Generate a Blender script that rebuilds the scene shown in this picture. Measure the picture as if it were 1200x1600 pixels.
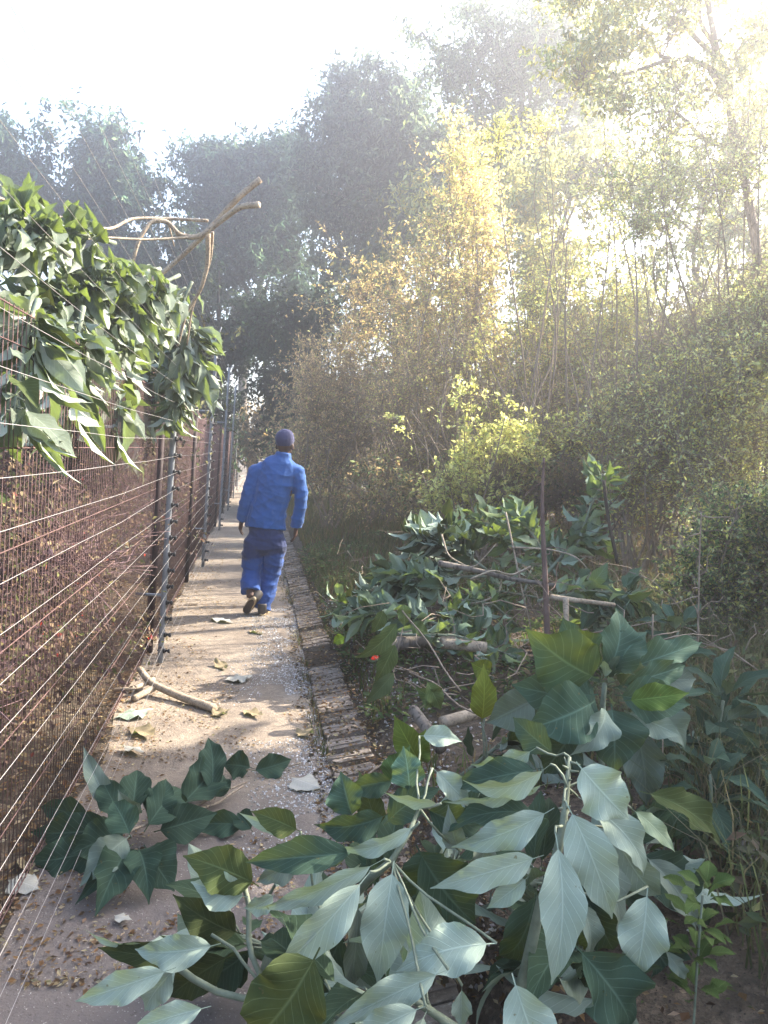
import bpy, math, random
import numpy as np
from mathutils import Vector, Matrix
R = math.radians
for o in list(bpy.data.objects): bpy.data.objects.remove(o)
S = bpy.context.scene
COL = S.collection

# ------------------------------------------------------------------ camera, sky, sun, exposure
F = 1155.0; PITCH = R(4.5); ROLL = R(3.0); CAMZ = 1.58
cp, sp, cr, sr = math.cos(PITCH), math.sin(PITCH), math.cos(ROLL), math.sin(ROLL)
FWD = np.array([0, cp, -sp]); UP0 = np.array([0, sp, cp]); RT0 = np.array([1.0, 0, 0])
RT = RT0 * cr + UP0 * sr; UP = UP0 * cr - RT0 * sr
CAM = np.array([0, 0, CAMZ])
cd = bpy.data.cameras.new('camera'); cam = bpy.data.objects.new('camera', cd); COL.objects.link(cam)
cd.sensor_fit = 'VERTICAL'; cd.sensor_height = 36; cd.sensor_width = 27; cd.lens = 36 * F / 1600
cd.clip_start = 0.05; cd.clip_end = 500
m = Matrix(((RT[0], UP[0], -FWD[0], 0), (RT[1], UP[1], -FWD[1], 0), (RT[2], UP[2], -FWD[2], CAMZ), (0, 0, 0, 1)))
cam.matrix_world = m
S.camera = cam
SUN_AZ, SUN_EL = R(60), R(36)          # azimuth measured from +Y towards +X
SD = np.array([math.sin(SUN_AZ) * math.cos(SUN_EL), math.cos(SUN_AZ) * math.cos(SUN_EL), math.sin(SUN_EL)])
w = bpy.data.worlds.new('World'); S.world = w; w.use_nodes = True
nt = w.node_tree; bg = nt.nodes['Background']
sky = nt.nodes.new('ShaderNodeTexSky'); sky.sky_type = 'NISHITA'; sky.sun_disc = False
sky.sun_elevation = SUN_EL; sky.sun_rotation = SUN_AZ; sky.dust_density = 3.0; sky.air_density = 1.0
nt.links.new(sky.outputs[0], bg.inputs[0]); bg.inputs[1].default_value = 0.15
sl = bpy.data.lights.new('sun', 'SUN'); sl.energy = 5.0; sl.angle = R(0.5); sl.color = (1.0, 0.90, 0.76)
so = bpy.data.objects.new('sun', sl); COL.objects.link(so)
so.rotation_euler = Vector(SD).to_track_quat('Z', 'Y').to_euler()
S.view_settings.view_transform = 'Standard'; S.view_settings.look = 'None'
S.view_settings.exposure = 2.42; S.view_settings.gamma = 1.0
S.cycles.transparent_max_bounces = 8

# ------------------------------------------------------------------ helpers
def ray(px, py):
    return FWD + RT * (px - 600) / F + UP * (800 - py) / F
def G(px, py, z=0.0):
    d = ray(px, py); return CAM + d * ((z - CAMZ) / d[2])
def P(px, py, Y):
    d = ray(px, py); return CAM + d * (Y / d[1])
def V(a): return Vector((float(a[0]), float(a[1]), float(a[2])))
def nrm(a):
    a = np.asarray(a, float); return a / (np.linalg.norm(a, axis=-1, keepdims=True) + 1e-9)

def tag(o, label=None, cat=None, group=None, kind=None):
    if label: o['label'] = label
    if cat: o['category'] = cat
    if group: o['group'] = group
    if kind: o['kind'] = kind
    return o
def empty(name, loc, label, cat, group=None):
    o = bpy.data.objects.new(name, None); o.empty_display_size = .1; COL.objects.link(o); o.location = V(loc)
    return tag(o, label, cat, group)
def mesh_obj(name, verts, faces, mat, parent=None, uvs=None, cols=None, smooth=True):
    """verts Nx3 array, faces: array MxK or list of arrays"""
    verts = np.asarray(verts, np.float32).reshape(-1, 3)
    off = np.zeros(3, np.float32)
    if parent is not None: off = np.array(parent['_o'], np.float32)
    me = bpy.data.meshes.new(name)
    groups = faces if isinstance(faces, list) else [faces]
    groups = [np.asarray(f, np.int32) for f in groups if len(f)]
    nl = sum(f.size for f in groups); nf = sum(len(f) for f in groups)
    me.vertices.add(len(verts)); me.loops.add(nl); me.polygons.add(nf)
    me.vertices.foreach_set('co', (verts - off).ravel())
    li = np.concatenate([f.ravel() for f in groups])
    tot = np.concatenate([np.full(len(f), f.shape[1], np.int32) for f in groups])
    st = np.concatenate([[0], np.cumsum(tot)[:-1]]).astype(np.int32)
    me.loops.foreach_set('vertex_index', li)
    me.polygons.foreach_set('loop_start', st); me.polygons.foreach_set('loop_total', tot)
    me.polygons.foreach_set('use_smooth', np.full(nf, smooth, bool))
    if uvs is not None:
        ul = me.uv_layers.new(name='UV'); ul.data.foreach_set('uv', np.asarray(uvs, np.float32)[li].ravel())
    if cols is not None:
        ca = me.color_attributes.new('col', 'FLOAT_COLOR', 'POINT')
        c4 = np.ones((len(verts), 4), np.float32); c4[:, :3] = cols
        ca.data.foreach_set('color', c4.ravel())
    me.update(calc_edges=True)
    ms = mat if isinstance(mat, list) else [mat]
    for x in ms: me.materials.append(x)
    o = bpy.data.objects.new(name, me); COL.objects.link(o)
    if parent is not None: o.parent = parent
    return o
def thing(name, loc, label, cat, group=None):
    o = empty(name, loc, label, cat, group); o['_o'] = [float(x) for x in loc]; return o

class Acc:
    def __init__(s): s.v = []; s.f3 = []; s.f4 = []; s.n = 0; s.u = []; s.c = []
    def add(s, v, f4=None, f3=None, u=None, c=None):
        v = np.asarray(v, float).reshape(-1, 3); s.v.append(v)
        if f4 is not None and len(f4): s.f4.append(np.asarray(f4, int) + s.n)
        if f3 is not None and len(f3): s.f3.append(np.asarray(f3, int) + s.n)
        if u is not None: s.u.append(u)
        if c is not None: s.c.append(np.broadcast_to(np.asarray(c, float), (len(v), 3)))
        s.n += len(v)
    def build(s, name, mat, parent=None, smooth=True):
        fs = []
        if s.f4: fs.append(np.concatenate(s.f4))
        if s.f3: fs.append(np.concatenate(s.f3))
        return mesh_obj(name, np.concatenate(s.v), fs, mat, parent, np.concatenate(s.u) if s.u else None,
                        np.concatenate(s.c) if s.c else None, smooth)
    def tube(s, pts, rad, k=6, c=None, flat=1.0):
        pts = np.asarray(pts, float); n = len(pts)
        rad = np.broadcast_to(np.asarray(rad, float), (n,))
        t = nrm(np.gradient(pts, axis=0))
        ref = np.array([0, 0, 1.0]) if abs(t[:, 2]).mean() < .8 else np.array([1.0, 0, 0])
        a = nrm(np.cross(t, ref)); b = np.cross(t, a)
        th = np.arange(k) * 2 * math.pi / k
        v = pts[:, None] + rad[:, None, None] * (np.cos(th)[None, :, None] * a[:, None] * flat + np.sin(th)[None, :, None] * b[:, None])
        i = np.arange(n - 1)[:, None] * k; j = np.arange(k)[None]; j2 = (j + 1) % k
        f = np.stack([i + j, i + j2, i + k + j2, i + k + j], -1).reshape(-1, 4)
        vv = np.concatenate([v.reshape(-1, 3), pts[:1], pts[-1:]])
        jj = np.arange(k)
        c0 = np.stack([np.full(k, n * k), (jj + 1) % k, jj], -1)
        c1 = np.stack([np.full(k, n * k + 1), (n - 1) * k + jj, (n - 1) * k + (jj + 1) % k], -1)
        s.add(vv, f, np.concatenate([c0, c1]), c=c)
    def box(s, lo, hi, M=None, bev=0):
        x0, y0, z0 = lo; x1, y1, z1 = hi
        v = np.array([[x0,y0,z0],[x1,y0,z0],[x1,y1,z0],[x0,y1,z0],[x0,y0,z1],[x1,y0,z1],[x1,y1,z1],[x0,y1,z1]], float)
        if M is not None: v = v @ np.asarray(M)[:3, :3].T + np.asarray(M)[:3, 3]
        s.add(v, [[0,3,2,1],[4,5,6,7],[0,1,5,4],[1,2,6,5],[2,3,7,6],[3,0,4,7]])

def wig(a, b, n, amp, rng, sag=0.0):
    a = np.asarray(a, float); b = np.asarray(b, float); t = np.linspace(0, 1, n)[:, None]
    L = np.linalg.norm(b - a)
    p = a + (b - a) * t
    ph = rng.uniform(0, 6.28, 6); fr = rng.uniform(1.0, 3.0, 6)
    d = np.stack([np.sin(fr[i] * math.pi * t[:, 0] + ph[i]) - np.sin(ph[i]) * (1 - t[:, 0]) - np.sin(fr[i] * math.pi + ph[i]) * t[:, 0] for i in range(3)], -1)
    p = p + d * amp * L
    p[:, 2] -= sag * L * 4 * (t * (1 - t))[:, 0]
    return p

# ------------------------------------------------------------------ materials
def newmat(name):
    mt = bpy.data.materials.new(name); mt.use_nodes = True
    n = mt.node_tree; n.nodes.clear()
    out = n.nodes.new('ShaderNodeOutputMaterial')
    return mt, n, out
def nd(n, typ, **kw):
    x = n.nodes.new(typ)
    for k, v in kw.items():
        if k == 'inp':
            for i, val in v.items():
                if hasattr(val, 'is_linked') or isinstance(val, bpy.types.NodeSocket): n.links.new(val, x.inputs[i])
                else: x.inputs[i].default_value = val
        else: setattr(x, k, v)
    return x
def mixc(n, fac, a, b, bt='MIX'):
    x = n.nodes.new('ShaderNodeMix'); x.data_type = 'RGBA'; x.blend_type = bt
    for i, val in ((0, fac), (6, a), (7, b)):
        if isinstance(val, bpy.types.NodeSocket): n.links.new(val, x.inputs[i])
        else:
            x.inputs[i].default_value = val if i == 0 else (*val[:3], 1)
    return x.outputs[2]
def math_(n, op, a, b=0.0, cl=False):
    x = n.nodes.new('ShaderNodeMath'); x.operation = op; x.use_clamp = cl
    for i, val in ((0, a), (1, b)):
        if isinstance(val, bpy.types.NodeSocket): n.links.new(val, x.inputs[i])
        else: x.inputs[i].default_value = val
    return x.outputs[0]
def ramp(n, fac, stops):
    x = n.nodes.new('ShaderNodeValToRGB'); n.links.new(fac, x.inputs[0]); e = x.color_ramp.elements
    while len(e) < len(stops): e.new(.5)
    for i, (p_, c) in enumerate(stops): e[i].position = p_; e[i].color = (*c, 1) if len(c) == 3 else c
    return x.outputs[0]
def noise(n, scale, detail=4, rough=.6, vec=None, coord='Object'):
    x = n.nodes.new('ShaderNodeTexNoise'); x.inputs['Scale'].default_value = scale; x.inputs['Detail'].default_value = detail
    x.inputs['Roughness'].default_value = rough
    if vec is None:
        tc = n.nodes.new('ShaderNodeTexCoord'); vec = tc.outputs[coord]
    n.links.new(vec, x.inputs['Vector']); return x.outputs[0]
def bump(n, h, strength=.4, dist=.02):
    x = n.nodes.new('ShaderNodeBump'); x.inputs['Strength'].default_value = strength; x.inputs['Distance'].default_value = dist
    n.links.new(h, x.inputs['Height']); return x.outputs[0]
def princ(n, out, col, rough=.7, nor=None, metal=0.0, spec=.3):
    b = n.nodes.new('ShaderNodeBsdfPrincipled')
    if isinstance(col, bpy.types.NodeSocket): n.links.new(col, b.inputs['Base Color'])
    else: b.inputs['Base Color'].default_value = (*col, 1)
    if isinstance(rough, bpy.types.NodeSocket): n.links.new(rough, b.inputs['Roughness'])
    else: b.inputs['Roughness'].default_value = rough
    b.inputs['Metallic'].default_value = metal; b.inputs['Specular IOR Level'].default_value = spec
    if nor is not None: n.links.new(nor, b.inputs['Normal'])
    if out is not None: n.links.new(b.outputs[0], out.inputs[0])
    return b

def mat_leaf(name, trans=.35, gloss=.0):
    """small crown leaves: colour comes from the per-leaf attribute"""
    mt, n, out = newmat(name)
    at = nd(n, 'ShaderNodeAttribute', attribute_name='col')
    d = nd(n, 'ShaderNodeBsdfDiffuse'); n.links.new(at.outputs[0], d.inputs[0])
    t = nd(n, 'ShaderNodeBsdfTranslucent')
    tc = mixc(n, 1.0, at.outputs[0], (1.4, 1.4, .95), 'MULTIPLY'); n.links.new(tc, t.inputs[0])
    mx = nd(n, 'ShaderNodeMixShader'); mx.inputs[0].default_value = trans
    n.links.new(d.outputs[0], mx.inputs[1]); n.links.new(t.outputs[0], mx.inputs[2])
    if gloss:
        g = nd(n, 'ShaderNodeBsdfGlossy'); g.inputs['Roughness'].default_value = .38
        m2 = nd(n, 'ShaderNodeMixShader'); m2.inputs[0].default_value = gloss
        n.links.new(mx.outputs[0], m2.inputs[1]); n.links.new(g.outputs[0], m2.inputs[2]); mx = m2
    n.links.new(mx.outputs[0], out.inputs[0])
    return mt
def mat_bigleaf(name, top, under, trans=.22, tcol=None):
    """broad felted leaf: dark top, pale felted underside, veins by UV"""
    mt, n, out = newmat(name)
    tc = nd(n, 'ShaderNodeTexCoord'); sx = nd(n, 'ShaderNodeSeparateXYZ'); n.links.new(tc.outputs['UV'], sx.inputs[0])
    u, v = sx.outputs[0], sx.outputs[1]
    av = math_(n, 'ABSOLUTE', v)
    mid = math_(n, 'SUBTRACT', 1.0, math_(n, 'DIVIDE', av, .06), True)
    ph = math_(n, 'SUBTRACT', math_(n, 'MULTIPLY', u, 11.0), math_(n, 'MULTIPLY', math_(n, 'POWER', av, .8), 2.6))
    sv = math_(n, 'ABSOLUTE', math_(n, 'SUBTRACT', math_(n, 'FRACT', ph), .5))
    side = math_(n, 'SUBTRACT', 1.0, math_(n, 'DIVIDE', sv, .075), True)
    vein = math_(n, 'MAXIMUM', mid, math_(n, 'MULTIPLY', side, .75), True)
    geo = nd(n, 'ShaderNodeNewGeometry')
    at = nd(n, 'ShaderNodeAttribute', attribute_name='col')
    nz = noise(n, 22, 5, .65); nz2 = noise(n, 180, 2, .5)
    tt = mixc(n, nz, [c * .72 for c in top], [c * 1.3 for c in top])
    uu = mixc(n, nz, [c * .84 for c in under], [c * 1.12 for c in under])
    tt = mixc(n, math_(n, 'MULTIPLY', vein, .75), tt, [min(1, c * 2.1 + .03) for c in top])
    uu = mixc(n, math_(n, 'MULTIPLY', vein, .7), uu, [min(1, c * 1.35 + .05) for c in under])
    c = mixc(n, geo.outputs['Backfacing'], tt, uu)
    sp_ = ramp(n, noise(n, 48, 3, .55), [(.70, (0, 0, 0)), (.74, (1, 1, 1))]); c = mixc(n, math_(n, 'MULTIPLY', sp_, .7), c, (.11, .085, .035))
    c = mixc(n, 1.0, c, at.outputs[0], 'MULTIPLY')
    ns = math_(n, 'ADD', math_(n, 'MULTIPLY', math_(n, 'SUBTRACT', 1.0, vein), .7), math_(n, 'MULTIPLY', nz2, .25))
    bp = bump(n, ns, .35, .004)
    b = princ(n, None, c, .78, bp, spec=.12)
    t = nd(n, 'ShaderNodeBsdfTranslucent')
    tcl = mixc(n, 1.0, at.outputs[0], tcol or (.22, .30, .045), 'MULTIPLY'); n.links.new(tcl, t.inputs[0])
    mx = nd(n, 'ShaderNodeMixShader'); mx.inputs[0].default_value = trans
    n.links.new(b.outputs[0], mx.inputs[1]); n.links.new(t.outputs[0], mx.inputs[2]); n.links.new(mx.outputs[0], out.inputs[0])
    return mt
def mat_noise(name, c1, c2, scale=8, rough=.8, bs=.5, bd=.01, c3=None, metal=0., stretch=None):
    mt, n, out = newmat(name)
    tc = nd(n, 'ShaderNodeTexCoord'); vec = tc.outputs['Object']
    if stretch:
        mp = nd(n, 'ShaderNodeMapping'); n.links.new(vec, mp.inputs[0]); mp.inputs['Scale'].default_value = stretch; vec = mp.outputs[0]
    f = noise(n, scale, 6, .65, vec); g = noise(n, scale * 6, 4, .6, vec)
    c = ramp(n, f, [(.3, c1), (.7, c2)])
    if c3: c = mixc(n, ramp(n, g, [(.52, (0, 0, 0)), (.66, (1, 1, 1))]), c, c3)
    princ(n, out, c, rough, bump(n, g, bs, bd), metal)
    return mt

ML = mat_leaf('crown_leaf', .6)
MLG = mat_leaf('glossy_leaf', .30, .06)
MBIG = mat_bigleaf('felted_leaf', (.028, .050, .028), (.265, .325, .26), .09)
MDARK = mat_bigleaf('dark_felted_leaf', (.028, .054, .036), (.16, .205, .165), .07)
MMID = mat_bigleaf('mid_green_leaf', (.065, .105, .070), (.24, .31, .24), .30)
MWILT = mat_bigleaf('wilted_leaf', (.12, .145, .115), (.38, .425, .36), .25)
MOLIVE = mat_bigleaf('olive_leaf', (.045, .062, .020), (.105, .14, .06), .09, (.12, .14, .03))
MBARK = mat_noise('bark_grey', (.10, .085, .07), (.24, .205, .17), 9, .9, .7, .01, (.05, .042, .035), stretch=(1, 1, .3))
MBARKD = mat_noise('bark_dark', (.035, .028, .024), (.09, .075, .06), 9, .9, .7, .01, stretch=(1, 1, .3))
MWOOD = mat_noise('cut_branch_bark', (.22, .17, .12), (.42, .35, .26), 14, .8, .5, .004, (.13, .10, .075))
MTWIG = mat_noise('twig_bark', (.16, .12, .09), (.30, .24, .18), 20, .85, .3, .003)
MTWIGP = mat_noise('hedge_twig', (.10, .062, .066), (.23, .15, .15), 14, .9, .3, .003)
MSTEM = mat_noise('green_stem', (.10, .12, .08), (.18, .21, .15), 30, .7, .3, .002)

# ------------------------------------------------------------------ terrain
e0 = G(250, 1038); sdir = ray(400, 699); SL = sdir[0] / sdir[1]
m0 = G(232, 1022); k0 = G(513, 1190)
def xe(y): return e0[0] + SL * (y - e0[1])
def xm(y): return m0[0] + SL * (y - m0[1])
def xk(y): return k0[0] + SL * (y - k0[1])
BW = .24
rng0 = np.random.default_rng(7)
_ph = rng0.uniform(0, 6.28, (12, 2)); _fr = rng0.uniform(.5, 5.0, (12, 2))
def hnoise(x, y):
    h = 0
    for i in range(12): h = h + np.sin(_fr[i, 0] * x + _ph[i, 0]) * np.sin(_fr[i, 1] * y + _ph[i, 1]) / (1 + _fr[i].sum())
    return h
def hz(x, y):
    x = np.asarray(x, float); y = np.asarray(y, float)
    off = x - (xk(y) + BW)
    t = np.clip(off / .9, 0, 1); bank = .10 * np.clip(off / .12, 0, 1) * (off > 0) + .20 * t
    left = np.clip((xe(y) - .25 - x) / .8, 0, 1) * .10
    rough = .012 + .05 * t + .04 * (left > 0.02)
    return hnoise(x, y) * rough + bank * np.clip((40 - y) / 20, 0, 1) + left - .02 * (off <= 0) * (off > -BW * 0)
def grid(x0, x1, y0, y1, nx, ny, zf):
    xs = np.linspace(x0, x1, nx); ys = np.linspace(y0, y1, ny); X, Y = np.meshgrid(xs, ys)
    v = np.stack([X, Y, zf(X, Y)], -1).reshape(-1, 3)
    i = np.arange(ny - 1)[:, None] * nx; j = np.arange(nx - 1)[None]
    return v, np.stack([i + j, i + j + 1, i + nx + j + 1, i + nx + j], -1).reshape(-1, 4)
def cub(a, b, n, k=2.2):   # spacing denser in the middle
    return None
gx = np.concatenate([np.linspace(-110, -12, 16)[:-1], np.linspace(-12, -4, 24)[:-1], np.linspace(-4, 5, 190)[:-1], np.linspace(5, 16, 40)[:-1], np.linspace(16, 110, 14)])
gy = np.concatenate([np.linspace(-110, -3, 12)[:-1], np.linspace(-3, 14, 280)[:-1], np.linspace(14, 40, 80)[:-1], np.linspace(40, 110, 12)])
X, Y = np.meshgrid(gx, gy); Z = hz(X, Y)
gv = np.stack([X, Y, Z], -1).reshape(-1, 3); nx = len(gx); ny = len(gy)
i = np.arange(ny - 1)[:, None] * nx; j = np.arange(nx - 1)[None]
gf = np.stack([i + j, i + j + 1, i + nx + j + 1, i + nx + j], -1).reshape(-1, 4)
mt, n, out = newmat('soil')
f = noise(n, 1.6, 8, .7); g = noise(n, 26, 6, .7); hh = noise(n, 90, 4, .6)
c = ramp(n, f, [(.3, (.055, .042, .032)), (.55, (.10, .078, .056)), (.75, (.16, .125, .09))])
c = mixc(n, ramp(n, g, [(.5, (0, 0, 0)), (.62, (1, 1, 1))]), c, (.19, .145, .105))
c = mixc(n, ramp(n, hh, [(.60, (0, 0, 0)), (.68, (1, 1, 1))]), c, (.035, .028, .022))
princ(n, out, c, .95, bump(n, math_(n, 'ADD', g, hh), .9, .03))
MSOIL = mt
tag(mesh_obj('ground', gv, gf, MSOIL), kind='structure')
# path: concrete strip under a skin of sand
def pathz(x, y): return hnoise(x, y) * .014 + hnoise(x * 4 + 2, y * 4) * .004 + .004
ys = np.linspace(-2.5, 60, 900)
vs = []; nxp = 30
for yy in ys:
    a, b = xe(yy) - .12 + .05 * math.sin(yy * 3.1) * math.sin(yy * 1.3), xk(yy)
    xx = np.linspace(a, b, nxp); vs.append(np.stack([xx, np.full(nxp, yy), pathz(xx, yy)], -1))
pv = np.concatenate(vs); i = np.arange(len(ys) - 1)[:, None] * nxp; j = np.arange(nxp - 1)[None]
pf = np.stack([i + j, i + j + 1, i + nxp + j + 1, i + nxp + j], -1).reshape(-1, 4)
puv = np.stack([np.tile(np.linspace(0, 1, nxp), len(ys)), np.repeat(ys, nxp)], -1)
mt, n, out = newmat('sandy_concrete')
f = noise(n, 1.5, 7, .65); g = noise(n, 14, 6, .7); hh = noise(n, 120, 3, .6); h2 = noise(n, 60, 4, .75)
tc = nd(n, 'ShaderNodeTexCoord'); sx = nd(n, 'ShaderNodeSeparateXYZ'); n.links.new(tc.outputs['UV'], sx.inputs[0])
c = ramp(n, f, [(.32, (.155, .125, .10)), (.5, (.24, .195, .150)), (.7, (.34, .285, .22))])
c = mixc(n, math_(n, 'MULTIPLY', ramp(n, g, [(.42, (0, 0, 0)), (.62, (1, 1, 1))]), .5), c, (.10, .083, .070))
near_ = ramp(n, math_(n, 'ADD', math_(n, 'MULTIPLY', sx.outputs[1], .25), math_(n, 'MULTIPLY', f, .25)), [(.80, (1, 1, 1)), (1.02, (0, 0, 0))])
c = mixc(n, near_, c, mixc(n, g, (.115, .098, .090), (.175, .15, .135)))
grey = math_(n, 'MULTIPLY', ramp(n, math_(n, 'ADD', math_(n, 'MULTIPLY', math_(n, 'SUBTRACT', sx.outputs[0], .5), 1.1), math_(n, 'MULTIPLY', noise(n, 1.1, 5, .7), .9)), [(.95, (0, 0, 0)), (1.2, (1, 1, 1))]), .8)
gc = ramp(n, h2, [(.40, (.09, .085, .08)), (.52, (.22, .21, .205)), (.66, (.50, .49, .47))])
c = mixc(n, grey, c, gc)
spk = ramp(n, hh, [(.64, (0, 0, 0)), (.70, (1, 1, 1))])
c = mixc(n, math_(n, 'MULTIPLY', spk, .7), c, (.62, .58, .52))
dk = ramp(n, noise(n, 75, 3, .6), [(.30, (1, 1, 1)), (.37, (0, 0, 0))])
c = mixc(n, math_(n, 'MULTIPLY', dk, .6), c, (.07, .055, .04))
princ(n, out, c, .88, bump(n, math_(n, 'ADD', g, h2), .7, .012))
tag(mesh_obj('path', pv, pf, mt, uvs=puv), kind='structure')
# brick kerb: bricks set on edge side by side, tilted up away from the path
acc = Acc(); rng = np.random.default_rng(3); y = -1.0
while y < 24:
    wd = rng.uniform(.040, .056)
    tilt = R(11) + rng.normal(0, .03); yaw = rng.normal(0, .06) + R(10)
    M = Matrix.Translation((xk(y) + .012 + rng.normal(0, .006), y, -.022 + rng.normal(0, .003))) @ Matrix.Rotation(yaw, 4, 'Z') @ Matrix.Rotation(-tilt, 4, 'Y')
    ln = rng.uniform(.205, .225)
    if rng.random() < .9 and not (5.2 < y < 5.7):
        b = .006
        prof = [(0, -.06), (0, .05 - b), (b, .05), (ln - b, .05), (ln, .05 - b), (ln, -.06)]
        v = np.array([[x_, yy_, z_] for yy_ in (0, wd - .004) for x_, z_ in prof], float)
        v += rng.normal(0, .0016, v.shape)
        v = v @ np.array(M)[:3, :3].T + np.array(M)[:3, 3]
        kk = 6; fs = [[q, q + 1, q + 7, q + 6] for q in range(5)]
        acc.add(v, fs + [[0, 1, 4, 5], [1, 2, 3, 4], [6, 11, 10, 7], [7, 10, 9, 8]], c=np.array([1, .95, .90]) * rng.uniform(.85, 1.2))
    y += wd + .002
mt, n, out = newmat('weathered_brick')
at = nd(n, 'ShaderNodeAttribute', attribute_name='col')
f = noise(n, 9, 6, .7); g = noise(n, 60, 5, .7)
c = ramp(n, f, [(.3, (.17, .145, .125)), (.5, (.24, .21, .185)), (.68, (.30, .28, .26))])
c = mixc(n, ramp(n, noise(n, 2.2, 6, .7), [(.48, (0, 0, 0)), (.60, (1, 1, 1))]), c, (.11, .095, .078))
c = mixc(n, ramp(n, g, [(.52, (0, 0, 0)), (.66, (1, 1, 1))]), c, (.36, .34, .31))
c = mixc(n, 1.0, c, at.outputs[0], 'MULTIPLY')
princ(n, out, c, .92, bump(n, g, .8, .006))
tag(acc.build('kerb', mt, smooth=False), kind='structure')

# ------------------------------------------------------------------ leaf makers
def leaf_batch(B, T, N, W, nu=9, nv=4, curl=None, fold=None, wave=None, rng=None, pet=.10, cols=None, cut=.88, jag=0.):
    """vectorised broad leaves. B base, T tip, N top-side normal, W width. returns (v, f4, uv, cols)"""
    B = np.asarray(B, float); T = np.asarray(T, float); n = len(B)
    L = np.linalg.norm(T - B, axis=1); a = nrm(T - B)
    N = nrm(N - (N * a).sum(1)[:, None] * a); s = np.cross(N, a)
    u = np.linspace(0, 1, nu); v = np.linspace(-1, 1, 2 * nv - 1)
    uu = np.clip((u - pet) / (1 - pet), 0, 1)
    prof = (uu ** .78) * ((1 - uu) ** (cut + .55)); prof /= prof.max(); prof = np.maximum(prof, .025)
    ph = rng.uniform(0, 6.28, (n, 4))
    wv = np.zeros((n, nu)) if wave is None else None
    U = u[None, :, None]; Vv = v[None, None, :]
    jg = 1 + jag * np.sin(U * 60 + ph[:, 3][:, None, None] + 2 * np.sin(U * 23 + ph[:, 0][:, None, None])) * (np.abs(Vv) > .9)
    half = (W / 2)[:, None, None] * prof[None, :, None] * (1 + .06 * np.sin(U * 14 + ph[:, 0][:, None, None])) * jg
    x = half * Vv
    ft = (1 - .5 * (np.abs(fold)[:, None, None]) ** 2)
    zf = np.abs(x) * fold[:, None, None]
    lift = curl[:, None, None] * L[:, None, None] * 4 * (U * (1 - U)) + 0 * Vv
    lift = lift + .35 * curl[:, None, None] * L[:, None, None] * (-(U ** 3)) 
    wvv = wave[:, None, None] * half * (np.sin(U * 17 + ph[:, 1][:, None, None] + (Vv > 0) * ph[:, 2][:, None, None]) * Vv ** 2)
    z = zf + lift + wvv
    bend = .10 * L[:, None, None] * np.sin(ph[:, 3])[:, None, None] * (U * (1 - U)) * 2
    pts = B[:, None, None, :] + a[:, None, None, :] * (L[:, None, None] * U + 0 * Vv)[..., None] + s[:, None, None, :] * (x * ft + bend)[..., None] + N[:, None, None, :] * z[..., None]
    nvv = len(v); per = nu * nvv
    i = np.arange(nu - 1)[:, None] * nvv; j = np.arange(nvv - 1)[None]
    q = np.stack([i + nvv + j, i + nvv + j + 1, i + j + 1, i + j], -1).reshape(-1, 4)
    f = (q[None] + (np.arange(n) * per)[:, None, None]).reshape(-1, 4)
    # winding so that normal is +N : s x a = ? -> flip if needed
    uv = np.broadcast_to(np.stack([U + 0 * Vv, Vv + 0 * U], -1), (n, nu, nvv, 2)).reshape(-1, 2)
    c = np.repeat(cols if cols is not None else np.ones((n, 3)), per, axis=0)
    return pts.reshape(-1, 3), f, uv, c
def small_leaves(B, D, Nn, L, W, cols):
    """4-vertex folded leaves"""
    a = nrm(D); N = nrm(Nn - (Nn * a).sum(1)[:, None] * a); s = np.cross(N, a)
    n = len(B); L = L[:, None]; W = W[:, None]
    v = np.stack([B, B + a * L * .45 + s * W * .5 + N * W * .12, B + a * L - N * L * .06, B + a * L * .45 - s * W * .5 + N * W * .12], 1).reshape(-1, 3)
    f = (np.array([[0, 2, 1], [0, 3, 2]])[None] + (np.arange(n) * 4)[:, None, None]).reshape(-1, 3)
    return v, f, np.repeat(cols, 4, axis=0)

TUN = []   # gaps through which the sun reaches the ground: (x, y, z, radius)
def keep_sun(p):
    k = np.ones(len(p), bool)
    for (x, y, z, r) in TUN:
        d = p - np.array([x, y, z]); t = d @ SD
        q = np.linalg.norm(d - t[:, None] * SD, axis=1)
        k &= ~((q < r) & (t > .35))
    return k
def view_block(p, y1):   # nothing
    return np.ones(len(p), bool)

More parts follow.
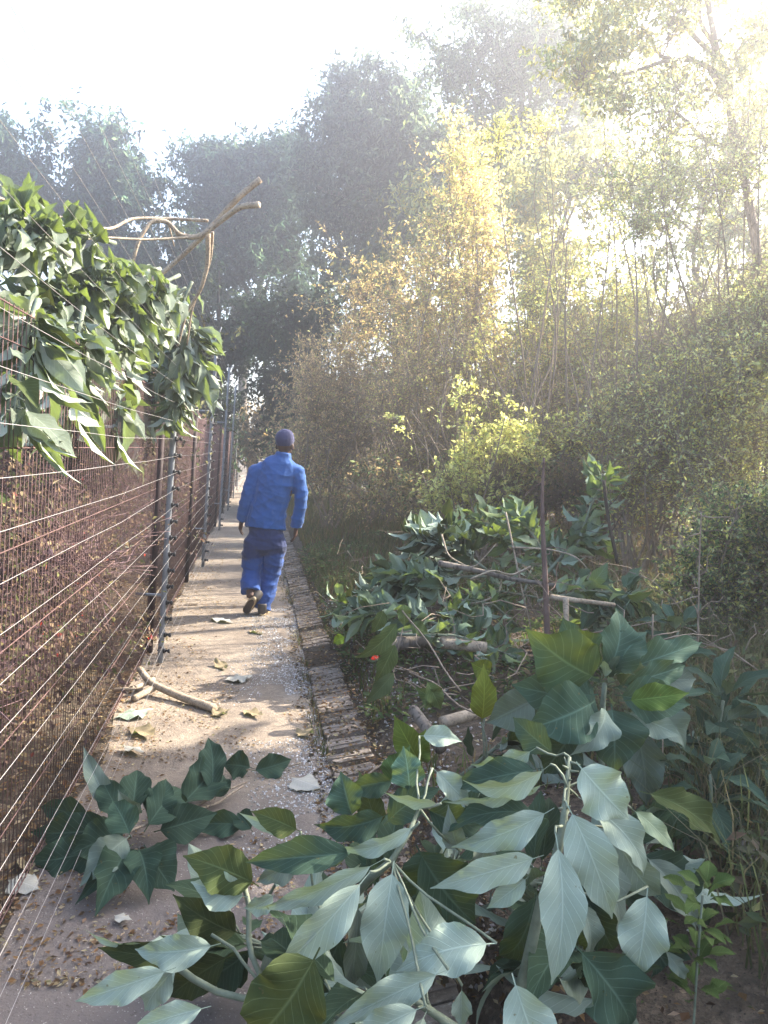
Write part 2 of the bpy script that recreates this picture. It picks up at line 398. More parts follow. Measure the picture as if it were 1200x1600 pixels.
def pal(rng, n, colors, jit=.25, hue=.06):
    cs = np.array([c[:3] for c in colors]); wt = np.array([float(c[3]) if len(c) > 3 else 1. for c in colors]); wt /= wt.sum()
    c = cs[rng.choice(len(cs), n, p=wt)]
    return np.clip(c * rng.uniform(1 - jit, 1 + jit, (n, 1)) * rng.uniform(1 - hue, 1 + hue, (n, 3)), 0, 1)
def lobe(px, py, Y, rx, ry, rd=None):
    """crown lobe seen at photo pixel px,py at distance Y, pixel radii rx, ry, depth radius rd in metres"""
    c = P(px, py, Y); s = Y / F; return (c, np.array([rx * s, rd if rd else rx * s, ry * s]))
def crown_points(rng, lobes, nclump, per, sig, surf=.45, flat=.75):
    vol = np.array([np.prod(l[1]) ** (2 / 3) for l in lobes]); k = rng.choice(len(lobes), nclump, p=vol / vol.sum())
    NS = 22; sub = []      # each lobe is broken into ragged sub-lobes
    for lc, lr in lobes:
        d = nrm(rng.normal(size=(NS, 3))); sub.append((lc + d * lr * (rng.uniform(.2, 1.0, (NS, 1)) ** .6) * rng.uniform(.75, 1.3, (NS, 1)), lr * rng.uniform(.16, .42, (NS, 1))))
    si = np.minimum((rng.uniform(0, 1, nclump) ** 1.15 * NS).astype(int), NS - 1)
    d = nrm(rng.normal(size=(nclump, 3))); r = rng.uniform(0, 1, nclump) ** surf * (1 + .15 * rng.normal(size=nclump))
    cs = np.array([sub[a_][0][b_] for a_, b_ in zip(k, si)]) + d * r[:, None] * np.array([sub[a_][1][b_] for a_, b_ in zip(k, si)])
    kk_ = cs[:, 2] > .1; cs = cs[kk_]; k = k[kk_]
    sg = sig * rng.uniform(.6, 1.4, (len(cs), 1, 1))
    # leaves sit along 4 short drooping shoots per clump
    nsht = 4; sd_ = nrm(rng.normal(size=(len(cs), nsht, 3)) + np.array([0, 0, .25])); wh = rng.integers(0, nsht, (len(cs), per))
    tt_ = rng.uniform(0, 1, (len(cs), per, 1)); dd_ = np.take_along_axis(sd_, wh[..., None].repeat(3, -1), 1)
    off = dd_ * tt_ * sg * 3.0 + rng.normal(size=(len(cs), per, 3)) * sg * .20; off[..., 2] -= (tt_[..., 0] ** 2) * sg[..., 0] * .9
    return cs, k, (cs[:, None] + off).reshape(-1, 3)
def tree(name, label, cat, base, lobes, rng, nclump=300, per=60, sig=.35, L=.12, W=.05, colors=None, bark=MBARK, leafm=ML, r0=.12,
         fork=.35, group=None, droop=.3, twigs=200, tun=True, surf=.45, twr=.006, gravity=None, trunk_pts=None, jit=.3, bare=0, flat=.75):
    base = np.array([base[0], base[1], float(hz(base[0], base[1])) - .05])
    far = base[1] > 17
    if far: nclump = int(nclump * 1.15); per = int(per * .8); sig *= .85; L *= 1.5; W *= 1.7
    elif base[1] > 7.5: nclump = int(nclump * 1.45); bare = int(bare * 1.4); per = int(per * .6); sig *= .62; L *= 1.35; W *= 1.5
    t = thing(name, base, label, cat, group)
    cs, k, pts = crown_points(rng, lobes, nclump, per, sig, surf, flat)
    if tun and TUN:
        kk_ = keep_sun(pts); pts = pts[kk_]; ci_ = np.arange(len(cs)).repeat(per)[kk_]
    else: ci_ = np.arange(len(cs)).repeat(per)
    kk_ = pts[:, 2] > hz(pts[:, 0], pts[:, 1]) + .03; pts = pts[kk_]; ci_ = ci_[kk_]
    n = len(pts)
    D = nrm(rng.normal(size=(n, 3)) + np.array([0, 0, -droop]) * 2)
    Nn = rng.normal(size=(n, 3)) * .8 + np.array([0, 0, 1.])
    ll = L * rng.uniform(.55, 1.3, n); ww = W * rng.uniform(.6, 1.25, n)
    # clumps differ in tint
    cols = pal(rng, n, colors, jit) * ((1.15 if far else 1.5) if tun else 1.) * (rng.uniform(*((.35, 1.7) if far else (.6, 1.35)), len(cs))[ci_])[:, None]
    v, f, c = small_leaves(pts, D, Nn, ll, ww, cols)
    mesh_obj('foliage', v, f, leafm, t, cols=c, smooth=False)
    # wood
    acc = Acc()
    cen = np.mean([l[0] for l in lobes], axis=0)
    low = min(l[0][2] - l[1][2] for l in lobes)
    if trunk_pts is None:
        top = base + (cen - base) * 1.0
        top = np.array([cen[0] * .8 + base[0] * .2, cen[1] * .8 + base[1] * .2, max(l[0][2] for l in lobes)])
        tp = wig(base, top, 14, .03, rng)
    else:
        tp = np.array(trunk_pts); tt = np.linspace(0, 1, 14); src = np.linspace(0, 1, len(tp))
        tp = np.stack([np.interp(tt, src, tp[:, q]) for q in range(3)], -1)
    acc.tube(tp, np.linspace(r0, r0 * .25, 14), 8); woodp = []
    if True:
        for li, (lc, lr) in enumerate(lobes):
            f_ = min(.85, max(fork, (lc[2] - .9 * lr[2] - base[2]) / max(.5, tp[-1][2] - base[2]) * .8)); st = tp[int(f_ * 13)]
            limb = wig(st, lc, 9, .06, rng, -.05); acc.tube(limb, np.linspace(r0 * .45, r0 * .14, 9), 6)
            own = np.where(k[:len(cs)] == li)[0] if len(k) == len(cs) else rng.choice(len(cs), min(len(cs), 10))
            m_ = max(3, int(twigs * len(own) / len(cs)))
            for ci in rng.permutation(own)[:m_]:
                a = limb[rng.integers(3, 9)]
                wq = wig(a, cs[ci], 6, .07, rng, -.04)
            if tun and not keep_sun(wq[3:]).all(): continue
            woodp.append(wq[1:]); acc.tube(wq, np.linspace(twr * 2.2, twr * .6, 6), 4)
    wp = np.concatenate(woodp) if woodp else tp[3:]
    for _ in range(bare):
        a = wp[rng.integers(len(wp))]; lc, lr = lobes[np.argmin([np.linalg.norm((a - l_[0]) / l_[1]) for l_ in lobes])]
        b = a + nrm(rng.normal(size=3) + np.array([0, 0, .6])) * rng.uniform(.4, 1.4) * (lr.mean() * .7)
        if a[2] < .1: continue
        pl = wig(a, b, 6, .06, rng)
        if tun and TUN and not keep_sun(pl).all() and rng.random() < .7: continue
        acc.tube(pl, np.linspace(twr, twr * .35, 6), 3)
    acc.build('trunk', bark, t)
    return t

# ------------------------------------------------------------------ sun gaps (where light reaches the path, the branch pile and the man)
for (px, py, r) in [(330, 985, .30), (290, 1090, .2), (360, 1010, .2), (350, 960, .18), (300, 940, .2), (330, 900, .2), (400, 1085, .14), (380, 860, .2), (350, 820, .3), (395, 1010, .22), (300, 1060, .26), (370, 1065, .22), (420, 1045, .13), (350, 880, .26), (370, 925, .2), (345, 845, .3),
                    (440, 975, .16), (250, 1110, .15), (400, 900, .12), (380, 1115, .12), (450, 1085, .10), (300, 1010, .2), (300, 1130, .12), (240, 1160, .1)]:
    g_ = G(px, py)
    for q_ in (-.5, 0, .5): TUN.append((g_[0] + q_ * r * 1.6, g_[1] + q_ * r * .8, 0, r * .8))
for (px, py, Y, r) in [(462, 725, 6.85, .14), (475, 770, 6.85, .13), (400, 890, 6.8, .13), (435, 880, 6.8, .12), (450, 690, 6.85, .08),
                       (700, 830, 5.4, .20), (640, 860, 5.5, .16), (690, 880, 5.3, .15), (850, 790, 5.2, .14), (930, 740, 5.0, .15),
                       (900, 880, 4.3, .10), (745, 1070, 3.0, .09), (1060, 1080, 2.2, .05), (1000, 1090, 2.3, .05),
                       (600, 1480, 1.6, .03), (640, 1440, 1.6, .022), (940, 1210, 1.9, .035), (640, 1140, 2.9, .05),
                       (100, 480, 3.6, .42), (40, 400, 3.2, .4), (220, 440, 4.2, .42), (330, 380, 4.6, .5), (290, 560, 4.6, .35), (180, 640, 4.2, .25), (60, 620, 3.2, .3),
                       (200, 800, 4.8, .35), (120, 900, 3.8, .25), (40, 850, 3., .3), (290, 780, 7.5, .5), (160, 1000, 4.2, .2), (290, 700, 7.5, .5), (320, 700, 9, .5),
                       (740, 640, 9., .55), (690, 620, 9, .4), (780, 650, 9, .4), (800, 600, 9, .4), (1130, 790, 6, .3)]:
    q = P(px, py, Y); TUN.append((q[0], q[1], q[2], r))
TUN = [(a_, b_, c_, r_ * (1.75 if c_ < 1e-6 else (1.0 if b_ < 3.2 and a_ > -.9 else 1.6))) for a_, b_, c_, r_ in TUN]

def thicket(name, label, cat, px, Y, pxw, ytop, ybot, rng, colors, nst=8, ntw=60, per=22, L=.055, W=.026, bark=None, group=None, r0=.022, tl=(.3, 1.0), upc=None):
    if name == 'thicket_tree': nst = int(nst * .6); ntw = int(ntw * 1.75); r0 *= .8
    else: ntw = int(ntw * .8)
    'multi-stemmed growth: thin stems from one root, side twigs, leaves along every twig'
    bx = P(px, 715, Y)[0]; base = np.array([bx, Y, float(hz(bx, Y)) - .03]); t = thing(name, base, label, cat, group)
    acc = Acc(); LB = []; LD = []; LC_ = []; hw = pxw * Y / F
    for q in range(nst):
        ex = rng.uniform(-1, 1); yt = ytop + (ybot - ytop) * (abs(ex) ** 2.2 * .55 + .22 * rng.random()) * (1 if q else .1)
        top = P(px + pxw * ex, yt, Y + rng.uniform(-.6, .6) * hw)
        st = wig(base + rng.normal(size=3) * np.array([.12, .12, 0]), top, 22, .035, rng)
        st[:, :2] += (np.sin(np.linspace(0, math.pi, 22)) * rng.uniform(-.12, .25) * hw)[:, None] * nrm(top[:2] - base[:2] + 1e-4)[None]
        acc.tube(st, np.linspace(r0 * rng.uniform(.6, 1.1), .004, 22), 5)
        zb = P(px, ybot, Y)[2]
        for _ in range(ntw):
            k_ = rng.uniform(0, 1) ** (.5 if 'tree' in name else .75) * 20.9; a = st[int(k_)] + (st[int(k_) + 1] - st[int(k_)]) * (k_ % 1)
            if a[2] < zb: a = st[int(rng.uniform(8, 21))]
            ln = rng.uniform(*tl) * (1.15 - .5 * k_ / 21); d = nrm(nrm(rng.normal(size=3)) + np.array([0, 0, .35])); b = a + d * ln
            tw = wig(a, b, 6, .06, rng, .03)
            if not keep_sun(tw[2:3])[0]: continue
            acc.tube(tw, np.linspace(.0045, .0018, 6), 3)
            for s_ in range(2):
                i_ = rng.integers(1, 5); e_ = tw[i_] + nrm(d + nrm(rng.normal(size=3)) * .9) * ln * rng.uniform(.25, .55)
                sw = wig(tw[i_], e_, 4, .06, rng); acc.tube(sw, np.linspace(.0028, .0014, 4), 3)
                m = per // 3; u = rng.uniform(.1, 1, (m, 1)); LB.append(sw[0] + (sw[-1] - sw[0]) * u + rng.normal(size=(m, 3)) * .012); LD.append(nrm(nrm(sw[-1] - sw[0]) * .7 + nrm(rng.normal(size=(m, 3))))); LC_.append(np.full(m, rng.uniform(.65, 1.3)))
            m = per - 2 * (per // 3); u = rng.uniform(.15, 1, m) * 4.99; p_ = tw[u.astype(int)] + (tw[u.astype(int) + 1] - tw[u.astype(int)]) * (u % 1)[:, None]
            LB.append(p_ + rng.normal(size=(m, 3)) * .012); LD.append(nrm(d * .7 + nrm(rng.normal(size=(m, 3))))); LC_.append(np.full(m, rng.uniform(.65, 1.3)))
    B = np.concatenate(LB); D = np.concatenate(LD); tc = np.concatenate(LC_); k = keep_sun(B) & (B[:, 2] > .15); B, D, tc = B[k], D[k], tc[k]; n = len(B)
    cl = pal(rng, n, colors, .25)
    if upc is not None:   # colour of the young top growth
        h = np.clip((B[:, 2] - np.percentile(B[:, 2], 45)) / (B[:, 2].max() - np.percentile(B[:, 2], 45)), 0, 1); sw_ = rng.uniform(0, 1, n) < h ** 1.2
        cl[sw_] = pal(rng, n, upc, .25)[sw_]
    v, f, c = small_leaves(B, D, rng.normal(size=(n, 3)) * .8 + np.array([0, 0, 1.]), L * rng.uniform(.5, 1.4, n), W * rng.uniform(.6, 1.3, n), np.clip(cl * 2.35 * tc[:, None], 0, .8))
    mesh_obj('foliage', v, f, ML, t, cols=c, smooth=False); acc.build('stems', bark or MTWIG, t); return t
# ------------------------------------------------------------------ far trees
CG = [(.032, .060, .056, 2), (.046, .080, .070, 2), (.075, .11, .085, 1), (.025, .042, .042, 1)]
def rg(s): return np.random.default_rng(s)
bpos = lambda px, Y: (P(px, 715, Y)[0], Y)
tree('broadleaf_tree', 'dark blue-green tree crown at the far left edge, beyond the fence', 'tree', bpos(20, 26),
     [lobe(25, 265, 26, 60, 70), lobe(-60, 300, 26, 90, 90), lobe(40, 340, 26, 70, 50)], rg(11), 420, 70, .38, .17, .06, CG, group='trees beyond the end of the path', twr=.015)
tree('broadleaf_tree', 'rounded dark tree crown between two sky gaps, second from the left beyond the fence', 'tree', bpos(190, 27),
     [lobe(150, 245, 27, 40, 55), lobe(195, 280, 27, 60, 55), lobe(140, 330, 27, 55, 60), lobe(190, 400, 27, 70, 70)], rg(12), 440, 70, .38, .17, .06, CG, group='trees beyond the end of the path', twr=.015)
tree('gum_tree', 'wide grey-green gum tree rising behind the cut branch stubs above the fence', 'tree', bpos(400, 30),
     [lobe(330, 260, 30, 55, 42), lobe(400, 270, 30, 65, 60), lobe(455, 300, 30, 60, 70), lobe(350, 340, 30, 60, 45), lobe(430, 400, 30, 70, 55), lobe(340, 450, 30, 55, 50), lobe(480, 480, 30, 60, 50)],
     rg(13), 700, 75, .40, .18, .055, CG, group='trees beyond the end of the path', r0=.22, twr=.02)
tree('gum_tree', 'tall blue-grey gum tree with a rounded top in the middle of the skyline', 'tree', bpos(600, 26),
     [lobe(560, 160, 26, 62, 52), lobe(625, 180, 26, 70, 55), lobe(590, 250, 26, 100, 55), lobe(540, 230, 26, 50, 60), lobe(650, 260, 26, 60, 60), lobe(520, 320, 26, 50, 35), lobe(620, 340, 26, 80, 45), lobe(560, 400, 26, 60, 40), lobe(480, 260, 26, 35, 40)],
     rg(14), 850, 75, .36, .16, .05, [(.045, .068, .062, 2), (.065, .09, .075, 2), (.085, .11, .08, 1)], group='trees beyond the end of the path', r0=.28, twr=.02)
tree('dark_evergreen', 'very dark dense evergreen shrub-tree directly behind the man in blue', 'tree', bpos(470, 19),
     [lobe(470, 520, 19, 55, 70), lobe(450, 610, 19, 45, 60), lobe(510, 640, 19, 60, 70), lobe(480, 690, 19, 60, 50)], rg(15), 360, 80, .26, .09, .045,
     [(.018, .032, .022, 2), (.03, .05, .03, 1)], bark=MBARKD, twr=.012)
tree('dark_evergreen', 'dark tree with a low bough arching over the far end of the fence', 'tree', bpos(320, 21),
     [lobe(330, 520, 21, 45, 60), lobe(390, 545, 21, 60, 16), lobe(310, 610, 21, 40, 60), lobe(400, 500, 21, 40, 35), lobe(290, 420, 21, 40, 60), lobe(330, 680, 21, 40, 50)], rg(16), 420, 80, .24, .10, .045,
     [(.022, .036, .03, 2), (.04, .055, .04, 1)], bark=MBARKD, twr=.012)
tree('dry_bush', 'brown bush closing the far end of the fence line beside the pale gap', 'bush', bpos(400, 25),
     [lobe(385, 680, 25, 35, 35), lobe(430, 670, 25, 40, 40), lobe(350, 690, 25, 30, 40)], rg(17), 160, 70, .25, .10, .04, [(.10, .075, .05), (.07, .06, .045), (.16, .11, .06)], twr=.01)
tree('gum_tree', 'tall pale hazy gum tree top, right of the blue-grey gum on the skyline', 'tree', bpos(790, 22),
     [lobe(790, 60, 22, 75, 60), lobe(730, 110, 22, 40, 40), lobe(830, 130, 22, 80, 60), lobe(760, 190, 22, 60, 55), lobe(880, 60, 22, 70, 70), lobe(850, 230, 22, 80, 70), lobe(940, 130, 22, 60, 50), lobe(800, 300, 22, 80, 60), lobe(660, 50, 22, 22, 10)],
     rg(18), 560, 60, .36, .14, .045, [(.085, .115, .07, 2), (.12, .15, .08, 1)], group='trees beyond the end of the path', r0=.22, twr=.016)
# ------------------------------------------------------------------ thicket on the right
GOLD = [(.26, .20, .11, 2), (.32, .25, .13, 1), (.15, .125, .08, 2), (.22, .21, .10, 1)]
BRN = [(.17, .13, .095, 3), (.24, .18, .12, 2), (.12, .095, .07, 1.5), (.15, .15, .075, 1)]
YG = [(.21, .205, .085, 2), (.30, .28, .12, 1.5), (.13, .14, .07, 1), (.33, .27, .12, .8)]
YL = [(.25, .25, .12, 2), (.31, .30, .15, 1), (.17, .18, .09, 1.5)]
SAGE = [(.18, .20, .13, 2), (.25, .26, .17, 1.3), (.12, .145, .09, 1)]
DKG = [(.05, .075, .045, 2), (.08, .11, .055, 1), (.035, .05, .035, 1)]
thicket('autumn_bush', 'tall bush with golden-orange top leaves and brown twiggy base right of the man', 'bush', 590, 13.5, 125, 365, 770, rg(21), BRN, 16, 80, 26, .062, .028, tl=(.4, 1.3), upc=GOLD[:2])
thicket('autumn_bush', 'brown half-bare bush between the dark evergreen and the golden-topped bush', 'bush', 520, 12.5, 75, 520, 770, rg(121), BRN, 12, 70, 26, .05, .024, tl=(.3, 1.0))
thicket('autumn_tree', 'slender tree with a golden-yellow pointed crown left of the hazy thicket', 'tree', 725, 13, 75, 190, 700, rg(22), YG[:2] + BRN[:2], 12, 110, 26, .066, .03, tl=(.4, 1.1), upc=GOLD[:2] + GOLD[3:] + YL[:1], r0=.035)
thicket('brown_thicket_bush', 'dense brown brush filling the middle below the golden tree', 'bush', 690, 11, 120, 480, 770, rg(24), BRN + YG[:1], 18, 80, 20, .048, .022, tl=(.3, 1.1))
thicket('brown_thicket_bush', 'twiggy brown and green brush behind the brown sapling stem', 'bush', 840, 10.5, 110, 500, 770, rg(124), BRN + YG, 18, 80, 22, .048, .024, tl=(.3, 1.1))
thicket('leafy_bush', 'bright yellow-green low bush lit by the sun in front of the brown thicket', 'bush', 755, 8.8, 125, 605, 680, rg(23), YL, 22, 34, 22, .06, .034, tl=(.15, .5), r0=.012)
thicket('thicket_tree', 'pale yellow-green many-stemmed tree in the hazy centre right', 'tree', 850, 10, 105, 190, 720, rg(25), YG, 16, 100, 26, .056, .028, tl=(.3, 1.1), upc=YL[:1] + YG, r0=.028)
thicket('thicket_tree', 'taller thin-stemmed tree just right of the pale yellow-green one', 'tree', 950, 9.5, 95, 170, 720, rg(125), YG + SAGE[:1], 14, 100, 24, .052, .026, tl=(.3, 1.1), r0=.028)
thicket('thicket_tree', 'washed-out grey-green tree with arching thin branches near the right edge', 'tree', 1060, 8.8, 120, 130, 720, rg(26), SAGE + YG[:1], 15, 95, 22, .052, .025, tl=(.4, 1.4), r0=.026)
thicket('thicket_tree', 'hazy green tree cut by the right edge of the picture', 'tree', 1180, 8.2, 110, 90, 700, rg(126), SAGE + YG[:1], 14, 90, 22, .05, .025, tl=(.4, 1.3), r0=.026)
thicket('thicket_tree', 'pale sage-green bushy tree filling the hazy middle of the right side', 'tree', 1030, 11, 120, 300, 640, rg(128), SAGE + YG[:2], 16, 90, 24, .058, .03, tl=(.4, 1.2), r0=.02)
thicket('thicket_tree', 'pale yellowish bushy tree low behind the thin upright stems', 'tree', 900, 12, 110, 330, 650, rg(129), YG + SAGE[:1], 15, 85, 24, .06, .03, tl=(.4, 1.2), r0=.02)
thicket('thicket_tree', 'pale grey-green bushy tree at the far right behind the arching branches', 'tree', 1170, 10.5, 110, 280, 620, rg(130), SAGE + YG[:2], 15, 85, 24, .058, .03, tl=(.4, 1.2), r0=.02)
thicket('brown_thicket_bush', 'tangled brown-green brush below the arching branches at the right', 'bush', 1010, 8, 120, 540, 790, rg(27), BRN[:1] + SAGE[:2] + YG[:2], 14, 52, 18, .046, .023, tl=(.3, .9))
thicket('brown_thicket_bush', 'grey-green brush at the right edge above the shaded bush', 'bush', 1150, 7.5, 110, 500, 790, rg(127), SAGE[:2] + YG[:2], 13, 50, 18, .046, .023, tl=(.3, .9))
thicket('leafy_bush', 'shaded dark green small-leaved bush at the right edge below the sunbeam', 'bush', 1170, 5.2, 110, 760, 960, rg(28), DKG + YG[:1] + SAGE[:1], 18, 60, 22, .036, .02, tl=(.15, .5), r0=.01)
# overhanging tree, trunk at top right
tp = [np.array([*bpos(1180, 9.5), 0])] + [P(x_, y_, 9.5) for x_, y_ in [(1190, 600), (1185, 400), (1160, 260), (1130, 130), (1105, 0), (1090, -120), (1080, -260)]]
tree('overhanging_tree', 'tree with a reddish bare forked trunk at the top right corner, branches reaching left', 'tree', bpos(1180, 9.5),
     [lobe(1000, 40, 9.5, 90, 40), lobe(900, 90, 9.5, 70, 30), lobe(1080, 120, 9.5, 90, 30), lobe(1170, 60, 9.5, 60, 40), lobe(960, -40, 9.5, 120, 50), lobe(1120, -120, 9.5, 150, 80), lobe(1000, 180, 9.5, 90, 20), lobe(1250, 180, 9.5, 90, 70)],
     rg(29), 520, 52, .16, .066, .026, YG + SAGE, bark=mat_noise('reddish_bark', (.17, .13, .11), (.32, .25, .21), 8, .9), trunk_pts=tp, r0=.075, twigs=300, bare=260, twr=.006)
# denser growth behind the thicket
for q_, (px_, Y_, lab_, lb_) in enumerate([
    (640, 20, 'green tree mass filling the gap behind the golden pointed tree', [(640, 470, 110, 90), (600, 600, 110, 90), (700, 560, 100, 110), (680, 350, 70, 70), (560, 700, 100, 50), (700, 690, 90, 60)]),
    (850, 18, 'pale green tree standing behind the thin upright stems', [(860, 330, 110, 90), (900, 470, 120, 100), (820, 560, 110, 100), (900, 650, 130, 80), (960, 260, 80, 60)]),
    (1080, 17, 'grey-green tree behind the arching branches near the right edge', [(1080, 420, 120, 110), (1160, 300, 110, 80), (1020, 560, 110, 100), (1150, 580, 120, 110), (1080, 680, 150, 70), (1040, 300, 80, 60)]),
    (1330, 15, 'tall tree beyond the right edge of the picture', [(1300, 300, 150, 130), (1400, 450, 180, 150), (1280, 560, 150, 120), (1350, 150, 170, 100), (1250, 680, 130, 60)])]):
    tree('thicket_tree', lab_, 'tree', bpos(px_, Y_), [lobe(a_, b_, Y_, c_, d_) for a_, b_, c_, d_ in lb_], rg(90 + q_), 380, 70, .34, .12, .045, [SAGE + YG, YG + SAGE[:1], SAGE + DKG[:1] + YG[:1], SAGE][q_] , bark=MTWIG, r0=.12, twr=.012)
thicket('brown_thicket_bush', 'low dense brush far behind the grass, right of the man', 'bush', 640, 19, 200, 600, 745, rg(97), BRN + DKG[:1], 26, 70, 24, .10, .05, tl=(.5, 1.6))
thicket('brown_thicket_bush', 'low dense brush far behind the thicket at the right', 'bush', 1000, 16, 260, 560, 760, rg(98), SAGE + BRN[:1], 30, 70, 24, .09, .045, tl=(.5, 1.6))
tree('brown_thicket_bush', 'low grey-brown brush along the ground behind the heap of cut branches', 'bush', bpos(800, 9.5),
     [lobe(640, 760, 9.5, 90, 40), lobe(780, 750, 9.5, 110, 45), lobe(920, 760, 9.5, 110, 50), lobe(1040, 780, 9.5, 90, 50), lobe(540, 745, 11, 60, 30)],
     rg(96), 420, 50, .15, .045, .02, BRN + DKG[:1] + SAGE[:1], twigs=400, bare=1300, bark=MTWIG, r0=.03, twr=.005, fork=.05)
for q_, (x_, y_, z_, r_, lab_) in enumerate([(5.8, 7.2, 5.0, 1.2, 'leafy tree at the right edge below the forked bare trunk'), (5.0, 5.9, 4.0, 1.1, 'leafy tree just off the right edge in front of the thicket'), (4.7, 5.0, 3.1, 1.1, 'leafy tree right of the heap, outside the picture'), (6.2, 6.6, 4.4, 1.5, 'taller leafy tree behind the leafy tree, outside the picture'), (5.6, 3.6, 3.6, 1.4, 'leafy tree level with the foreground branches, outside the picture'),
                      (3.9, 3.2, 2.3, .8, 'small leafy tree beside the foreground branches, outside the picture'), (8.4, 8.6, 5.6, 1.8, 'largest leafy tree far right, outside the picture')]):
    tree('shade_tree', lab_, 'tree', (x_, y_), [(np.array([x_, y_, z_]), np.array([r_, r_, r_ * .9])), (np.array([x_ - .5 * r_, y_ + .4 * r_, z_ - .6 * r_]), np.array([r_ * .8, r_ * .8, r_ * .6])), (np.array([x_ + .6 * r_, y_, z_ + .6 * r_]), np.array([r_ * .8, r_ * .8, r_ * .7]))],
         rg(100 + q_), 460, 60, .20, .085, .045, SAGE + YG[:1], r0=.08, twigs=160, twr=.006)
# tall trees to the right, beyond the frame edge, that shade the foreground
tree('thicket_tree', 'leafy tree just outside the right edge of the picture', 'tree', (5.2, 5.4),
     [(np.array([5.2, 5.4, 3.2]), np.array([1.5, 1.5, 1.3])), (np.array([4.6, 4.6, 2.4]), np.array([1.1, 1.1, .9])), (np.array([6.2, 6.2, 4.2]), np.array([1.6, 1.6, 1.2]))],
     rg(30), 420, 60, .22, .085, .045, SAGE + DKG, r0=.09, twigs=160, twr=.006)

# ------------------------------------------------------------------ fences
def lean(x, y, z, k=.028): return np.array([x + k * z, y, z])
MGREY = mat_noise('galvanised_grey', (.15, .16, .175), (.25, .265, .28), 12, .55, .2, .003, metal=.2)
MRUST = mat_noise('rusted_steel', (.075, .042, .042), (.16, .095, .085), 16, .85, .4, .002)
MPOSTD = mat_noise('dark_painted_post', (.014, .006, .008), (.035, .016, .017), 10, .7, .3, .002)
MWIRE, n, out = newmat('fence_wire'); princ(n, out, (.40, .38, .37), .5, metal=.4, spec=.4)
MINS, n, out = newmat('black_plastic'); princ(n, out, (.02, .02, .022), .45)
ef = thing('electric_fence', (xe(5.4), 5.4, 0), 'electric fence of tall grey posts with black insulators and taut bare wires beside the path', 'fence')
EP = [e0[1] + 4.25 * q for q in range(-1, 6)]
NW = 25; ZW = [.10 + .116 * q for q in range(NW)]
insm = None
for pi, yy in enumerate(EP):
    acc = Acc(); r = .021
    zt = 1.92 if pi == 1 else 3.0
    pts = [lean(xe(yy), yy, z) for z in np.linspace(-.1, zt, 8)]
    acc.tube(pts, r, 8)
    # tension bolt and top stub
    acc.tube([lean(xe(yy), yy, zt - .10), lean(xe(yy) + .05, yy, zt + .06)], .007, 5)
    for zb in (.5, 2.0): acc.tube([lean(xe(yy), yy, zb), lean(xe(yy) - .2, yy, zb)], .011, 5)
    po = acc.build('post', MGREY, ef)
    if pi < 5:
        for zq in ZW:
            if zq > zt: continue
            if insm is None:
                a2 = Acc(); a2.tube([np.array([0, 0, 0]), np.array([.012, 0, 0])], .019, 8); a2.tube([np.array([.012, 0, 0]), np.array([.040, 0, 0])], .011, 8); a2.tube([np.array([.034, 0, 0]), np.array([.044, 0, 0])], .016, 8)
                a2.tube([np.array([-.003, -.0, 0]), np.array([-.045, 0, 0])], .006, 5)
                io = a2.build('insulator', MINS); insm = io
            else:
                io = insm.copy(); COL.objects.link(io)
            io.parent = po; p_ = lean(xe(yy), yy, zq) + np.array([.020, 0, 0]); io.location = V(p_ - np.array(ef['_o']))
rng = rg(40)
for q, zq in enumerate(ZW):
    acc = Acc(); pl = []
    for a, b in zip(EP[:-1], EP[1:]):
        for t in np.linspace(0, 1, 7)[:-1]:
            yy = a + (b - a) * t; pl.append(lean(xe(yy), yy, zq) + np.array([.045, 0, -.012 * 4 * t * (1 - t) * (1 + .8 * rng.uniform(-1, 1) * (t == .5))]))
    pl.append(lean(xe(EP[-1]), EP[-1], zq) + np.array([.045, 0, 0]))
    acc.tube(pl, .00085, 4); acc.build('wire', MWIRE, ef)
# rusty mesh fence
mf = thing('mesh_fence', (xm(5.7), 5.7, 0), 'rusty brown close-mesh steel fence standing behind the electric wires', 'fence')
MP = [m0[1] - 5.6] + [m0[1] + 2.95 * q for q in range(0, 9)]; MH = 1.95
for yy in MP:
    acc = Acc(); acc.tube([lean(xm(yy), yy, -.1), lean(xm(yy), yy, MH + .02)], .030, 8); acc.tube([lean(xm(yy), yy, MH + .02), lean(xm(yy), yy, MH + .035)], .028, 8)
    acc.build('post', MPOSTD, mf)
for a, b in zip(MP[:-1], MP[1:]):
    acc = Acc(); yq = a
    while yq < b:
        acc.tube([lean(xm(yq) - .012, yq, .02), lean(xm(yq) - .012, yq, MH)], .0015, 4); yq += .040
    for z in np.arange(.04, MH, .30):
        acc.tube([lean(xm(a) - .009, a, z), lean(xm(b) - .009, b, z)], .0023, 4)
    for z in (.06, MH - .01): acc.tube([lean(xm(a) - .012, a, z), lean(xm(b) - .012, b, z)], .003, 5)
    acc.build('mesh_panel', MRUST, mf)

